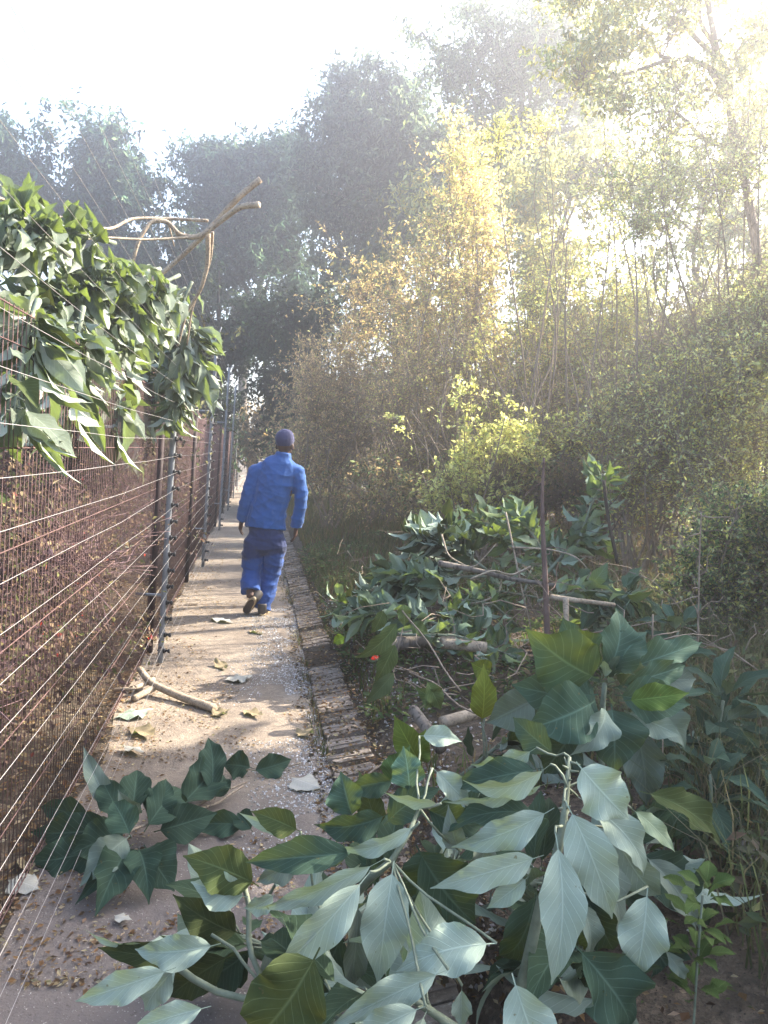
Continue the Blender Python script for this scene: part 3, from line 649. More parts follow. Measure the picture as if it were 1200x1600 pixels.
# ------------------------------------------------------------------ hedge behind the fence
HP = [(.115, .080, .088, 3), (.17, .125, .115, 2), (.10, .11, .065, 1.0), (.18, .16, .11, .5), (.26, .08, .07, .04), (.28, .23, .20, .6)]
def hedge_shrub(seed, label, x, y, h, wd, colors=HP):
    r_ = rg(seed); base = (x, y)
    lob = [(np.array([x, y, h * .30]), np.array([wd, wd, h * .34])), (np.array([x + .1 * wd, y + .2 * wd, h * .68]), np.array([wd * .9, wd, h * .34]))]
    return tree('hedge_shrub', label, 'shrub', base, lob, r_, 300, 40, .09, .036, .020, colors, twigs=200, bare=520, bark=MTWIGP, r0=.018, twr=.0035, fork=.02, group='dry hedge behind the rusty fence', tun=False, surf=.5)
hl = ['nearest brown hedge shrub behind the fence, bottom left corner', 'brown hedge shrub behind the left part of the mesh, second from the camera',
      'reddish hedge shrub with a few red leaves behind the mesh beside the dark post', 'hedge shrub behind the fence just beyond the dark post',
      'purple-brown hedge shrub seen through the mesh behind the second grey post', 'far purple-brown hedge shrub behind the third mesh panel']
yy = 1.9
for q in range(6):
    s_ = [2.4, 3.3, 4.4, 5.9, 7.8, 10.0][q]; wd = [.50, .55, .65, .85, 1.0, 1.3][q]
    hedge_shrub(50 + q, hl[q], xm(s_) - wd - .08, s_, [1.6, 1.75, 1.8, 2.1, 2.2, 2.2][q], wd, HP if q != 2 else HP + [(.30, .05, .05, .10)])
# dull green mass behind the hedge
tree('creeper_tree', 'dim tree hung with dry creepers behind the top of the fence at the left edge', 'tree', (xm(6) - 3.2, 6.5),
     [lobe(60, 560, 6.5, 130, 90, 1.0), lobe(200, 580, 7, 90, 80, 1.0), lobe(-60, 700, 6.5, 150, 90, 1.), lobe(100, 690, 6.5, 120, 60, 1.0), lobe(230, 680, 8, 60, 50, .8)],
     rg(60), 420, 60, .17, .07, .04, [(.05, .055, .04, 2), (.09, .085, .06, 1.5), (.14, .13, .10, .5), (.03, .03, .028, 2)], twigs=200, bare=260, bark=MTWIG, r0=.06, twr=.006)

# ------------------------------------------------------------------ branches with broad leaves
def orient(B, T, roll, under):
    B = np.asarray(B); T = np.asarray(T); a = nrm(T - B); c = nrm(CAM - (B + T) / 2); n_ = nrm(c - (c @ a) * a)
    s = np.cross(n_, a); n_ = n_ * math.cos(roll) + s * math.sin(roll)
    return -n_ if under else n_
def hero(parent, items, mat, rng, nu=21, nv=6, name='foliage'):
    """items: (base, tip, width, roll, under, curl, fold, tint)"""
    B = np.array([i_[0] for i_ in items]); T = np.array([i_[1] for i_ in items]); W = np.array([i_[2] for i_ in items]) * .93
    N = np.array([orient(i_[0], i_[1], i_[3], i_[4]) for i_ in items])
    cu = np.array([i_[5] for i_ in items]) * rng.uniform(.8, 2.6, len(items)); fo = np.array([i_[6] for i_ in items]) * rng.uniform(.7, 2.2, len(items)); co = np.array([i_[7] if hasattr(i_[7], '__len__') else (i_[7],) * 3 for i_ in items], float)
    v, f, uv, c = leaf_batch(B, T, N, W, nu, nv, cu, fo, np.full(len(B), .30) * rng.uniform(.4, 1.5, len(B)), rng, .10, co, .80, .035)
    return mesh_obj(name, v, f, mat, parent, uv, c)
def LF(bx, by, tx, ty, w_, under=True, Y=1.5, dY=0.0, roll=0.0, curl=.07, fold=.25, tint=1.0):
    B = P(bx, by, Y); T = P(tx, ty, Y + dY); 
    return (B, T, w_ * Y / F, roll, under, (curl if not under else -curl), (fold if not under else -fold), tint)
def radial(rng, hub, n_, L, tilt, mat_under=False, az=(0, 6.283), w_=.42, droop=.25):
    its = []
    for q in range(n_):
        a = az[0] + (az[1] - az[0]) * (q + rng.uniform(-.3, .3)) / n_
        el = rng.uniform(*tilt); l_ = L * rng.uniform(.7, 1.15)
        d = np.array([math.cos(a) * math.cos(el), math.sin(a) * math.cos(el), math.sin(el)])
        B = hub + d * .02 + rng.normal(size=3) * .012; T = B + d * l_ - np.array([0, 0, droop * l_ * rng.uniform(.3, 1.2)])
        up = np.array([0, 0, 1.]) + rng.normal(size=3) * .25
        its.append((B, T, l_ * w_ * rng.uniform(.8, 1.15), up, rng.uniform(.05, .16), rng.uniform(.1, .5), rng.uniform(.75, 1.2)))
    return its
def free_leaves(parent, its, mat, rng, nu=11, nv=4, name='foliage'):
    B = np.array([i_[0] for i_ in its]); T = np.array([i_[1] for i_ in its]); W = np.array([i_[2] for i_ in its]); N = np.array([i_[3] for i_ in its])
    co = np.array([i_[6] if hasattr(i_[6], '__len__') else (i_[6],) * 3 for i_ in its], float)
    v, f, uv, c = leaf_batch(B, T, N, W, nu, nv, np.array([i_[4] for i_ in its]), np.array([i_[5] for i_ in its]), np.full(len(B), .2), rng, .12, co, .55, .03)
    return mesh_obj(name, v, f, mat, parent, uv, c)

# branch draped at right foreground
rng = rg(70)
hubC = P(880, 1240, 1.62)
t = thing('cut_branch', (hubC[0], hubC[1], 0), 'cut branch with long pale-backed leaves draping down, bottom right foreground', 'branch', 'cut branches heaped by the path')
CI = [LF(900, 1190, 985, 1282, 92, True, 1.62, -.02, .15), LF(884, 1252, 957, 1440, 84, True, 1.55, -.06, -.1), LF(868, 1302, 862, 1542, 78, True, 1.5, -.08, .1),
      LF(902, 1244, 1012, 1372, 60, True, 1.66, 0, .4, tint=.92), LF(955, 1290, 1035, 1405, 75, True, 1.72, .02, -.3, tint=.8), LF(1012, 1385, 992, 1532, 84, True, 1.62, -.04, .1),
      LF(1000, 1330, 1092, 1455, 66, True, 1.8, .03, .5, tint=.6), LF(985, 1262, 1056, 1332, 34, True, 1.75, .0, .3, tint=(1.15, 1.1, .85)),
      LF(860, 1194, 722, 1224, 50, True, 1.62, .05, .7), LF(838, 1168, 735, 1196, 46, True, 1.75, .05, .5), LF(862, 1222, 690, 1256, 34, True, 1.65, .05, 1.0, tint=1.05),
      LF(866, 1262, 705, 1326, 60, True, 1.6, .02, .3), LF(850, 1336, 672, 1390, 58, True, 1.52, .0, .35), LF(828, 1368, 760, 1420, 40, True, 1.5, .02, .1),
      LF(900, 1400, 915, 1512, 50, True, 1.6, .05, .8, tint=.7), LF(800, 1520, 865, 1690, 92, True, 1.25, -.05, -.1, tint=.9), LF(1035, 1480, 1075, 1530, 30, True, 1.7, 0, .2, tint=.7),
      LF(930, 1300, 975, 1480, 60, True, 1.68, .03, .9, tint=.7), LF(760, 1300, 730, 1390, 50, True, 1.75, 0, .5, tint=.5)]
hero(t, CI, MBIG, rng)
hero(t, [LF(892, 1470, 990, 1610, 130, False, 1.55, .05, .3), LF(985, 1330, 1110, 1420, 95, False, 1.95, .05, .2, tint=.9), LF(905, 1380, 960, 1490, 90, False, 1.75, .05, -.2),
         LF(850, 1200, 700, 1230, 60, False, 1.72, .05, -.4), LF(855, 1280, 690, 1300, 60, False, 1.7, .03, -.5), LF(860, 1340, 930, 1440, 80, False, 1.75, .05, .2), LF(1000, 1440, 1085, 1560, 90, False, 1.9, .05, .2),
         LF(840, 1380, 780, 1500, 90, False, 1.75, .05, .3), LF(870, 1180, 800, 1120, 55, False, 1.8, .1, .2), LF(700, 1320, 640, 1430, 100, False, 1.85, .05, .0)], MDARK, rng, name='dark_leaves')
hero(t, [LF(998, 1236, 1132, 1326, 66, False, 1.85, .05, .6)], MOLIVE, rng, name='olive_leaf')
acc = Acc()
st = np.array([P(x_, y_, Y_) for x_, y_, Y_ in [(890, 1183, 1.66), (886, 1230, 1.62), (880, 1290, 1.58), (868, 1345, 1.55), (845, 1410, 1.6), (825, 1500, 1.62), (790, 1640, 1.6)]])
acc.tube(st, [.004, .007, .009, .011, .012, .014, .015], 8)
for it in CI[:12]:
    if np.linalg.norm(it[0] - st, axis=1).min() > .05:
        k_ = np.linalg.norm(it[0] - st, axis=1).argmin(); acc.tube(wig(st[k_], it[0], 5, .08, rng), .003, 5)
for _ in range(26):   # buds along the stem
    k_ = rng.uniform(0, 4); a_ = st[int(k_)] + (st[int(k_) + 1] - st[int(k_)]) * (k_ % 1); d_ = nrm(rng.normal(size=3)) * rng.uniform(.012, .028)
    acc.tube([a_, a_ + d_], [.0045, .0015], 5)
acc.build('stem', MSTEM, t)

# middle foreground branch
rng = rg(71); hub = P(640, 1275, 1.62)
t = thing('cut_branch', (hub[0], hub[1], 0), 'cut branch with leaves fanning left and down in the middle foreground, one leaf sun-spotted', 'branch', 'cut branches heaped by the path')
BI = [LF(616, 1345, 590, 1542, 86, True, 1.55, -.06, .05), LF(600, 1342, 398, 1426, 44, True, 1.55, .0, .5), LF(578, 1362, 428, 1522, 74, True, 1.5, -.03, .2), LF(655, 1284, 518, 1326, 34, True, 1.6, .02, .5),
      LF(690, 1255, 600, 1240, 30, True, 1.66, 0, .9), LF(676, 1200, 736, 1262, 44, True, 1.75, 0, .2, tint=.9), LF(776, 1474, 618, 1518, 82, True, 1.42, -.02, -.05), LF(700, 1515, 515, 1605, 62, True, 1.36, -.02, .1, tint=.85),
      LF(665, 1572, 540, 1640, 60, True, 1.3, 0, .1, tint=.85), LF(722, 1540, 722, 1605, 40, True, 1.45, 0, .1, tint=.7), LF(570, 1390, 596, 1460, 30, True, 1.6, 0, .6, tint=.8),
      LF(655, 1150, 722, 1158, 40, True, 1.9, 0, .3, tint=.9), LF(560, 1400, 545, 1560, 50, True, 1.7, 0, .3, tint=.45), LF(480, 1330, 400, 1380, 50, True, 1.7, 0, .2, tint=.6),
      LF(720, 1330, 700, 1260, 44, True, 1.75, 0, .2, tint=.55)]
hero(t, BI, MBIG, rng)
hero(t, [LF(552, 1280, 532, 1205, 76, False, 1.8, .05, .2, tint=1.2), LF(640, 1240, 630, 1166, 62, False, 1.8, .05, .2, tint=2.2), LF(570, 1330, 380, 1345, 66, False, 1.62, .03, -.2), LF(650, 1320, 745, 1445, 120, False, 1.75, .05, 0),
         LF(610, 1270, 490, 1290, 60, False, 1.75, 0, .3), LF(680, 1380, 640, 1520, 110, False, 1.75, 0, .0, tint=.8), LF(600, 1290, 690, 1230, 60, False, 1.8, 0, .2), LF(660, 1260, 760, 1290, 70, False, 1.82, 0, -.1), LF(540, 1440, 470, 1580, 100, False, 1.75, 0, 0, tint=.7),
         LF(620, 1220, 540, 1235, 50, False, 1.9, 0, .2)], MDARK, rng, name='dark_leaves')
hero(t, [LF(500, 1480, 380, 1640, 150, False, 1.22, -.03, .1, tint=.8), LF(470, 1300, 392, 1268, 50, False, 1.75, 0, .1), LF(590, 1300, 560, 1205, 50, False, 1.9, .02, .2), LF(560, 1330, 430, 1320, 50, False, 1.7, 0, .3, tint=.8)], MOLIVE, rng, name='olive_leaves')
acc = Acc(); st = np.array([P(x_, y_, Y_) for x_, y_, Y_ in [(655, 1262, 1.66), (640, 1300, 1.6), (612, 1345, 1.57), (575, 1375, 1.6), (510, 1450, 1.62), (440, 1560, 1.6), (400, 1660, 1.55)]])
acc.tube(st, [.004, .006, .008, .010, .011, .012, .013], 8)
for it in BI:
    dd = np.linalg.norm(it[0] - st, axis=1)
    if dd.min() > .03: acc.tube(wig(st[dd.argmin()], it[0], 6, .015, rng, .05), .003, 5)
acc.build('stem', MSTEM, t)

# lower left foreground branch
rng = rg(72); hub = P(400, 1420, 1.6)
t = thing('cut_branch', (hub[0], hub[1], 0), 'cut branch whose toothed pale leaves point left over bare earth, bottom left of the heap', 'branch', 'cut branches heaped by the path')
DI = [LF(345, 1474, 208, 1484, 64, True, 1.65, 0, .1), LF(388, 1402, 298, 1378, 66, True, 1.75, 0, .1), LF(275, 1512, 115, 1566, 58, True, 1.55, 0, .1), LF(276, 1512, 225, 1582, 56, True, 1.6, 0, -.1, tint=.9),
      LF(470, 1300, 372, 1272, 28, True, 1.8, 0, .5), LF(330, 1572, 200, 1612, 50, True, 1.45, 0, .1), LF(432, 1395, 380, 1420, 40, True, 1.7, 0, .4), LF(450, 1375, 410, 1350, 40, True, 1.75, 0, .3, tint=.8),
      LF(260, 1470, 130, 1455, 24, True, 1.7, 0, 1.0), LF(420, 1470, 405, 1560, 40, True, 1.7, 0, .3, tint=.5)]
hero(t, DI, MBIG, rng)
hero(t, [LF(405, 1385, 285, 1338, 80, False, 1.78, 0, .1, tint=1.1), LF(300, 1496, 150, 1482, 44, False, 1.7, 0, .2, tint=.6), LF(380, 1460, 270, 1398, 70, False, 1.8, 0, .1, tint=.6), LF(365, 1490, 262, 1560, 72, False, 1.72, 0, 0, tint=.5)], MOLIVE, rng, name='olive_leaves')
acc = Acc(); st = np.array([P(x_, y_, Y_) for x_, y_, Y_ in [(440, 1290, 1.85), (405, 1400, 1.8), (360, 1480, 1.75), (410, 1600, 1.6), (520, 1640, 1.55)]])
acc.tube(wig(P(270, 1505, 1.65), P(560, 1620, 1.55), 9, .04, rng), .008, 7); acc.tube(wig(P(380, 1380, 1.78), P(440, 1600, 1.62), 8, .05, rng), .007, 7); acc.tube(wig(P(330, 1460, 1.7), P(430, 1540, 1.65), 6, .05, rng), .004, 6); acc.tube(wig(P(470, 1300, 1.8), P(420, 1400, 1.78), 6, .05, rng), .004, 6)
acc.build('stem', MSTEM, t)

def rand_branch(name, label, cat, spine, n_, L, rng, mat=MDARK, under=.4, r=.012, group='cut branches heaped by the path', mat2=None, n2=0, w_=.40, sm=MSTEM, zmin=.02, droop=.3, crump=0.):
    """branch along a spine with alternate leaves"""
    spine = np.asarray(spine, float)
    t = thing(name, (spine[0][0], spine[0][1], 0), label, cat, group)
    s = np.linspace(0, 1, 14); src = np.linspace(0, 1, len(spine)); sp_ = np.stack([np.interp(s, src, spine[:, q]) for q in range(3)], -1)
    acc = Acc(); acc.tube(sp_, np.linspace(r, r * .35, 14), 7)
    its = []
    for q in range(n_ + n2):
        k_ = rng.uniform(.15, 1.0) * 13; i0 = min(12, int(k_)); a_ = sp_[i0] + (sp_[i0 + 1] - sp_[i0]) * (k_ - i0); ax = nrm(sp_[i0 + 1] - sp_[i0])
        sd = nrm(np.cross(ax, rng.normal(size=3))); d = nrm(sd * 1.0 + ax * .7 + np.array([0, 0, .1])); l_ = L * rng.uniform(.6, 1.15)
        B = a_ + d * l_ * .12; acc.tube([a_, B + d * l_ * .03], .0028, 4)
        T = B + d * l_ - np.array([0, 0, droop * l_ * rng.uniform(.2, 1.3)])
        if T[2] < zmin: T[2] = zmin + rng.uniform(0, .04)
        if B[2] < zmin: B[2] = zmin + rng.uniform(0, .03)
        up = np.array([0, 0, 1.]) + rng.normal(size=3) * .45
        if rng.random() < under: up = -up
        g_ = rng.uniform(.75, 1.25)
        its.append((B, T, l_ * w_ * rng.uniform(.8, 1.2), up, rng.uniform(.03, .15) + crump * rng.uniform(-.2, .5), rng.uniform(.1, .55) + crump * rng.uniform(0, 1.3), (g_, g_, g_)))
    acc.build('stem', sm, t)
    free_leaves(t, its[:n_], mat, rng)
    if n2: free_leaves(t, its[n_:], mat2, rng, name='yellowing_leaves')
    return t

# dark leaf cluster lying on the path at the left
rng = rg(73); hub = G(215, 1315, .10)
t = thing('cut_sprig', (hub[0], hub[1], 0), 'sprig of broad dark blue-green leaves lying on the path by the fence foot, lower left', 'branch')
def LG(bx, by, tx, ty, w_, zb, zt, under=False, roll=0., tint=1.0, fold=.25, curl=.07):
    B = G(bx, by, zb); T = G(tx, ty, zt); return (B, T, w_ * B[1] / F, roll, under, (curl if not under else -curl), (fold if not under else -fold), tint)
its = [LG(205, 1305, 125, 1385, 62, .16, .06, True), LG(205, 1320, 150, 1430, 80, .12, .03), LG(225, 1320, 272, 1392, 84, .14, .04), LG(215, 1325, 232, 1410, 70, .12, .03), LG(200, 1300, 110, 1335, 80, .12, .08),
       LG(190, 1290, 45, 1300, 70, .10, .05), LG(200, 1290, 155, 1210, 50, .12, .25), LG(190, 1280, 130, 1165, 40, .12, .34, True), LG(205, 1285, 215, 1200, 60, .12, .24), LG(225, 1300, 285, 1230, 70, .1, .16),
       LG(240, 1300, 340, 1270, 70, .07, .10, tint=.9), LG(210, 1280, 185, 1235, 46, .14, .3, True), LG(170, 1320, 40, 1345, 70, .07, .03), LG(230, 1290, 260, 1215, 60, .1, .22), LG(150, 1290, 60, 1260, 50, .06, .06),
       LG(205, 1310, 175, 1250, 60, .2, .28, tint=1.2), LG(180, 1330, 120, 1410, 50, .08, .03, tint=.8)]
hero(t, its, MDARK, rng); acc = Acc()
acc.tube(wig(G(200, 1300, .12), G(385, 1222, .05), 8, .03, rng), np.linspace(.006, .004, 8), 7); acc.build('stem', MWOOD, t)
t = thing('cut_sprig', G(330, 1240), 'short sprig with two tall dark speckled leaves on the path, above the left cluster', 'branch')
hero(t, [LG(330, 1250, 325, 1150, 52, .05, .22), LG(275, 1265, 335, 1190, 80, .05, .12), LG(300, 1255, 240, 1275, 50, .05, .03, tint=.9), LG(335, 1250, 350, 1210, 40, .04, .1), LG(390, 1290, 290, 1290, 50, .03, .03, tint=1.2), LG(395, 1300, 370, 1270, 46, .03, .06)], MDARK, rng)
acc = Acc(); acc.tube(wig(G(270, 1270, .04), G(380, 1228, .05), 6, .03, rng), .005, 6); acc.build('stem', MWOOD, t)
t = thing('cut_sprig', G(400, 1200), 'pair of dark glossy leaves lying alone on the gravelly part of the path', 'branch')
hero(t, [LG(395, 1200, 348, 1195, 50, .03, .04), LG(392, 1205, 456, 1186, 48, .03, .05, tint=1.1)], MDARK, rng)
acc = Acc(); acc.tube(wig(G(385, 1203, .03), G(470, 1192, .02), 6, .04, rng), .0035, 6); acc.build('stem', MWOOD, t)

# standing rosette plant, middle right
rng = rg(74); hub = P(945, 1068, 2.25)
t = thing('bugweed_plant', (hub[0], hub[1], 0), 'upright plant with a rosette of very large grey-green leaves, right of centre', 'plant')
EI = [LF(935, 1060, 822, 985, 125, False, 2.2, .0, .2, tint=(1.5, 1.4, .9)), LF(940, 1055, 878, 965, 95, False, 2.25, .08, .3, tint=(1.3, 1.25, .9)), LF(945, 1055, 965, 950, 85, False, 2.3, .1, -.5, tint=1.3), LF(955, 1060, 1010, 985, 80, False, 2.3, .05, .4, tint=1.3),  # first leaf: lens flare ghost put into its olive tint
      LF(960, 1075, 1075, 1040, 60, False, 2.3, .1, -.3, tint=1.5), LF(960, 1085, 1080, 1100, 80, False, 2.2, -.05, .2, tint=1.4), LF(935, 1085, 800, 1070, 110, False, 2.2, .0, .1, tint=1.3),
      LF(930, 1095, 820, 1140, 120, False, 2.1, -.05, .0, tint=1.3), LF(945, 1100, 895, 1180, 60, True, 2.1, -.1, .5, tint=1.0), LF(955, 1100, 960, 1210, 110, False, 2.15, -.1, .0, tint=1.1), LF(975, 1110, 1065, 1150, 55, True, 2.2, -.05, .2, tint=1.1),
      LF(985, 1090, 1075, 1170, 70, True, 2.3, .0, .4, tint=.9), LF(965, 1050, 1100, 1000, 60, False, 2.4, .1, .3, tint=1.5), LF(930, 1070, 860, 1100, 90, False, 2.25, -.03, .2, tint=1.2), LF(940, 1120, 880, 1120, 60, False, 2.3, 0, .2, tint=.8),
      LF(990, 1120, 1010, 1260, 80, True, 2.3, 0, .1, tint=.7), LF(900, 1140, 850, 1210, 90, False, 2.3, 0, .2, tint=.8), LF(1000, 1060, 1090, 1060, 70, True, 2.5, 0, .1, tint=.7), LF(840, 1090, 760, 1130, 80, True, 2.4, 0, .2, tint=.8), LF(960, 1140, 1000, 1180, 70, False, 2.4)]
hero(t, EI, MDARK, rng)
hero(t, [LF(975, 1095, 1078, 1082, 52, False, 2.15, -.03, .1, tint=(1.4, 1.7, 1.)), LF(1010, 1110, 1020, 1150, 30, False, 2.3), LF(965, 1075, 1000, 1030, 60, False, 2.3, .1, .2)], MOLIVE, rng, name='bright_leaves')
free_leaves(t, radial(rng, hub, 12, .08, (.4, 1.3)), MBIG, rng, name='young_leaves')
acc = Acc(); acc.tube(wig((hub[0] + .05, hub[1] + .03, 0), hub, 8, .02, rng), np.linspace(.016, .008, 8), 8); acc.build('stem', MSTEM, t)

rng = rg(75); hub = P(1130, 1095, 2.6)
t = thing('bugweed_plant', (hub[0], hub[1], 0), 'slender plant with narrow grey-green leaves at the right edge beside the rosette', 'plant')
its = []
for h_ in (1.0, .88, .75, .62, .5, .38, .26): its += radial(rng, np.array([hub[0], hub[1], hub[2] * h_]), 9, .26, (.1, 1.0), w_=.28)
free_leaves(t, its, MDARK, rng); acc = Acc(); acc.tube(wig((hub[0], hub[1], 0), hub, 7, .02, rng), np.linspace(.012, .006, 7), 7); acc.build('stem', MSTEM, t)

for lab_, px_, py_, Y_ in [('young slender plant at the very right edge, above the rounded grey stone', 1190, 1180, 2.5), ('young slender plant behind the rosette plant, left of the shaded bush', 1060, 985, 3.3), ('low slender plant between the rosette plant and the right edge', 1110, 1210, 2.3)]:
    hub = P(px_, py_, Y_); t = thing('bugweed_plant', (hub[0], hub[1], 0), lab_, 'plant'); its = []
    for h_ in (1.0, .85, .7, .5, .35): its += radial(rng, np.array([hub[0], hub[1], hub[2] * h_]), 7, .20, (.0, .9), w_=.30)
    free_leaves(t, its, MDARK, rng); acc = Acc(); acc.tube(wig((hub[0], hub[1], 0), hub, 7, .02, rng), np.linspace(.010, .005, 7), 7); acc.build('stem', MSTEM, t)

# low heap of shaded leaves and branches under the foreground ones
def seedlings():
    rng = rg(76)
    lab = [('cut branch buried in shade under the draping leaves at the bottom right', (700, 1450, .25), (1050, 1330, .45), 16),
           ('cut branch of dark leaves beneath the middle fan of leaves', (420, 1560, .15), (740, 1330, .4), 16),
           ('cut branch of dark leaves between the rosette plant and the draping branch', (700, 1230, .1), (880, 1120, .45), 16),
           ('cut branch lying flat on the path edge under the toothed pale leaves', (520, 1600, .12), (330, 1440, .25), 9),
           ('cut branch at the bottom edge under the lowest middle leaves', (760, 1640, .3), (520, 1560, .4), 12),
           ('cut branch at the bottom right corner behind the light green seedling', (1000, 1620, .2), (900, 1480, .4), 10),
           ('cut branch lying right of the rosette plant in deep shade', (960, 1330, .15), (1150, 1180, .35), 14)]
    for l_, a, b, n_ in lab:
        A = G(a[0], a[1], a[2]); B = G(b[0], b[1], b[2]); rand_branch('cut_branch', l_, 'branch', [A, (A + B) / 2 + np.array([0, 0, .06]), B], int(n_ * 2.2), .26, rng, MBIG, .45, .012, crump=.15)
seedlings()

# yellowing leaves standing up at centre
rng = rg(77)
t = thing('yellow_leaf_sprig', G(750, 1190), 'sprig with one upright yellow-green leaf glowing in the sun, centre right', 'branch')
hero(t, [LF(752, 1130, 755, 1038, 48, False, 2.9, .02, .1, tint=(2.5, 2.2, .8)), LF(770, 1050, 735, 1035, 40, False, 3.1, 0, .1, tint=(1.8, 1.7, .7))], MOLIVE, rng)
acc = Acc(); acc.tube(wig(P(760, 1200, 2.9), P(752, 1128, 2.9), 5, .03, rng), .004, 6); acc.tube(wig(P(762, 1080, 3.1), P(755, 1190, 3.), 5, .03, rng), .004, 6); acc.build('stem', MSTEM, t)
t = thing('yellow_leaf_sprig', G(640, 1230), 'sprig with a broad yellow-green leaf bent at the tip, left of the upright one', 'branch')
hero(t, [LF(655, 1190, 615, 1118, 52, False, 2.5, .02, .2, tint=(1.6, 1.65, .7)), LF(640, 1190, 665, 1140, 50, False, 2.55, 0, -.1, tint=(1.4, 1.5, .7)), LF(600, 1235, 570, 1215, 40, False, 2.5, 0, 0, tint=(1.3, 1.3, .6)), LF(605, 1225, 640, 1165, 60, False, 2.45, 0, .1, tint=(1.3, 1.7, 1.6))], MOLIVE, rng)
acc = Acc(); acc.tube(wig(P(680, 1290, 2.4), P(650, 1185, 2.5), 5, .03, rng), .004, 6); acc.tube(wig(P(520, 1270, 2.4), P(640, 1160, 2.6), 6, .03, rng), .0035, 6); acc.build('stem', MTWIG, t)
t = thing('yellow_leaf_sprig', G(610, 1060), 'tall drooping sprig of thin olive leaves at the kerb, near the red petals', 'branch')
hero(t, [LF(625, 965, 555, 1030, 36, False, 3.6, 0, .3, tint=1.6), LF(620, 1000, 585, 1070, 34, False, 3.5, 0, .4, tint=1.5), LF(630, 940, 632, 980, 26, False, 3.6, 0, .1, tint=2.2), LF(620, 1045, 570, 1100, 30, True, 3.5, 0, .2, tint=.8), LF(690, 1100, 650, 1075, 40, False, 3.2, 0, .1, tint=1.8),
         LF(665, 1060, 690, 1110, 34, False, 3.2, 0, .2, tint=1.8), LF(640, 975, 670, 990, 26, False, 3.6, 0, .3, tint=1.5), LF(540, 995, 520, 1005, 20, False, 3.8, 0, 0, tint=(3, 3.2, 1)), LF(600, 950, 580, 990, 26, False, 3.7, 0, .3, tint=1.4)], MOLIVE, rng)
acc = Acc(); acc.tube(wig(P(625, 950, 3.6), P(720, 1080, 3.2), 8, .02, rng), .004, 6); acc.tube(wig(P(640, 1050, 3.5), P(760, 1120, 3.0), 8, .02, rng), .004, 6); acc.tube(wig(P(630, 980, 3.6), P(610, 1090, 3.5), 6, .03, rng), .003, 6); acc.build('stem', MTWIG, t)

# mid-distance heap of cut branches
rng = rg(78)
CUT = [('cut branch with drooping silvery leaves on the left end of the heap beside the weeds', (760, 900, 5.3), (560, 930, 5.6), 40, MBIG, .75),
       ('cut branch with pale sunlit leaves at the top left of the heap', (760, 890, 5.3), (650, 830, 5.5), 34, MBIG, .8),
       ('cut branch with dark green leaves hanging below the silvery ones', (720, 930, 5.1), (600, 900, 5.3), 34, MDARK, .5),
       ('cut branch with crumpled white-backed leaves standing highest on the heap', (740, 880, 5.4), (695, 812, 5.4), 14, MBIG, .9),
       ('cut branch with bright green leaves behind the brown sapling stem', (870, 900, 5.0), (800, 800, 5.6), 34, MDARK, .3),
       ('cut branch of mixed leaves right of the brown sapling stem', (850, 900, 5.0), (930, 830, 5.2), 30, MDARK, .3),
       ('cut branch of dull green leaves low at the right end of the heap', (840, 940, 4.6), (990, 930, 4.6), 30, MDARK, .4),
       ('cut branch tipped with small leaves beside the dark stake', (900, 860, 5.0), (945, 740, 5.2), 22, MDARK, .4),
       ('cut branch of small drooping leaves low in front of the heap', (700, 980, 4.8), (560, 960, 5.0), 26, MDARK, .4),
       ('cut branch of grey-green leaves at the back of the heap', (830, 870, 5.8), (740, 810, 6.0), 30, MDARK, .4)]
for l_, a, b, n_, mt_, un in CUT:
    A = P(*a); B = P(*b); A[2] = max(A[2], .1); B[2] = max(B[2], .12)
    rand_branch('cut_branch', l_, 'branch', [A, (A + B) / 2 + np.array([0, 0, .05]), B], int(n_ * 2.2), .22, rng, mt_ if mt_ is MBIG else MMID, un, .013, mat2=MOLIVE, n2=6, crump=.2)
for q_ in range(16):
    px_ = rng.uniform(590, 960); Y_ = rng.uniform(4.3, 6.2); A = P(px_, 900, Y_); A[2] = rng.uniform(.25, .55); a_ = rng.uniform(0, 6.28)
    B = A + np.array([math.cos(a_) * .7, math.sin(a_) * .5, rng.uniform(-.1, .35)])
    rand_branch('cut_branch', 'leafy cut branch tangled among the others inside the heap right of the path', 'branch', [A, (A + B) / 2 + np.array([0, 0, .06]), B], 24, .19, rng, MMID, .6, .011, 'tangled branches inside the heap', MOLIVE, 4, .36, zmin=.15, crump=.25)
for l_, b, n_, L_ in [('small leafy weed with yellow-green leaves at the kerb by the bricks', (535, 985, 0), 9, .1), ('green weed tuft growing against the brick kerb', (500, 905, 0), 12, .12),
                  ('low leafy weed between the logs', (770, 930, .25), 12, .09), ('leafy seedling with rounded light green leaves in the bottom right corner', (1085, 1540, .35), 22, .07)]:
    h_ = G(b[0], b[1], b[2]); t = thing('weed', (h_[0], h_[1], 0), l_, 'weed'); its = []
    hh_ = max(.1, h_[2]) if b[2] else .12
    for z in np.linspace(.3, 1, 4): its += radial(rng, np.array([h_[0], h_[1], float(hz(h_[0], h_[1])) + hh_ * z]), n_ // 2, L_, (.1, .9), w_=.5)
    its = [(a_, b_, c_, d_, e_, f_, (1.0, 1.2, .9) if 'yellow' in l_ or 'light' in l_ else 1.1) for a_, b_, c_, d_, e_, f_, g_ in its]
    free_leaves(t, its, MOLIVE, rng, 6, 3); acc = Acc(); acc.tube(wig((h_[0], h_[1], 0), (h_[0], h_[1], float(hz(h_[0], h_[1])) + hh_), 5, .04, rng), .003, 5); acc.build('stem', MSTEM, t)

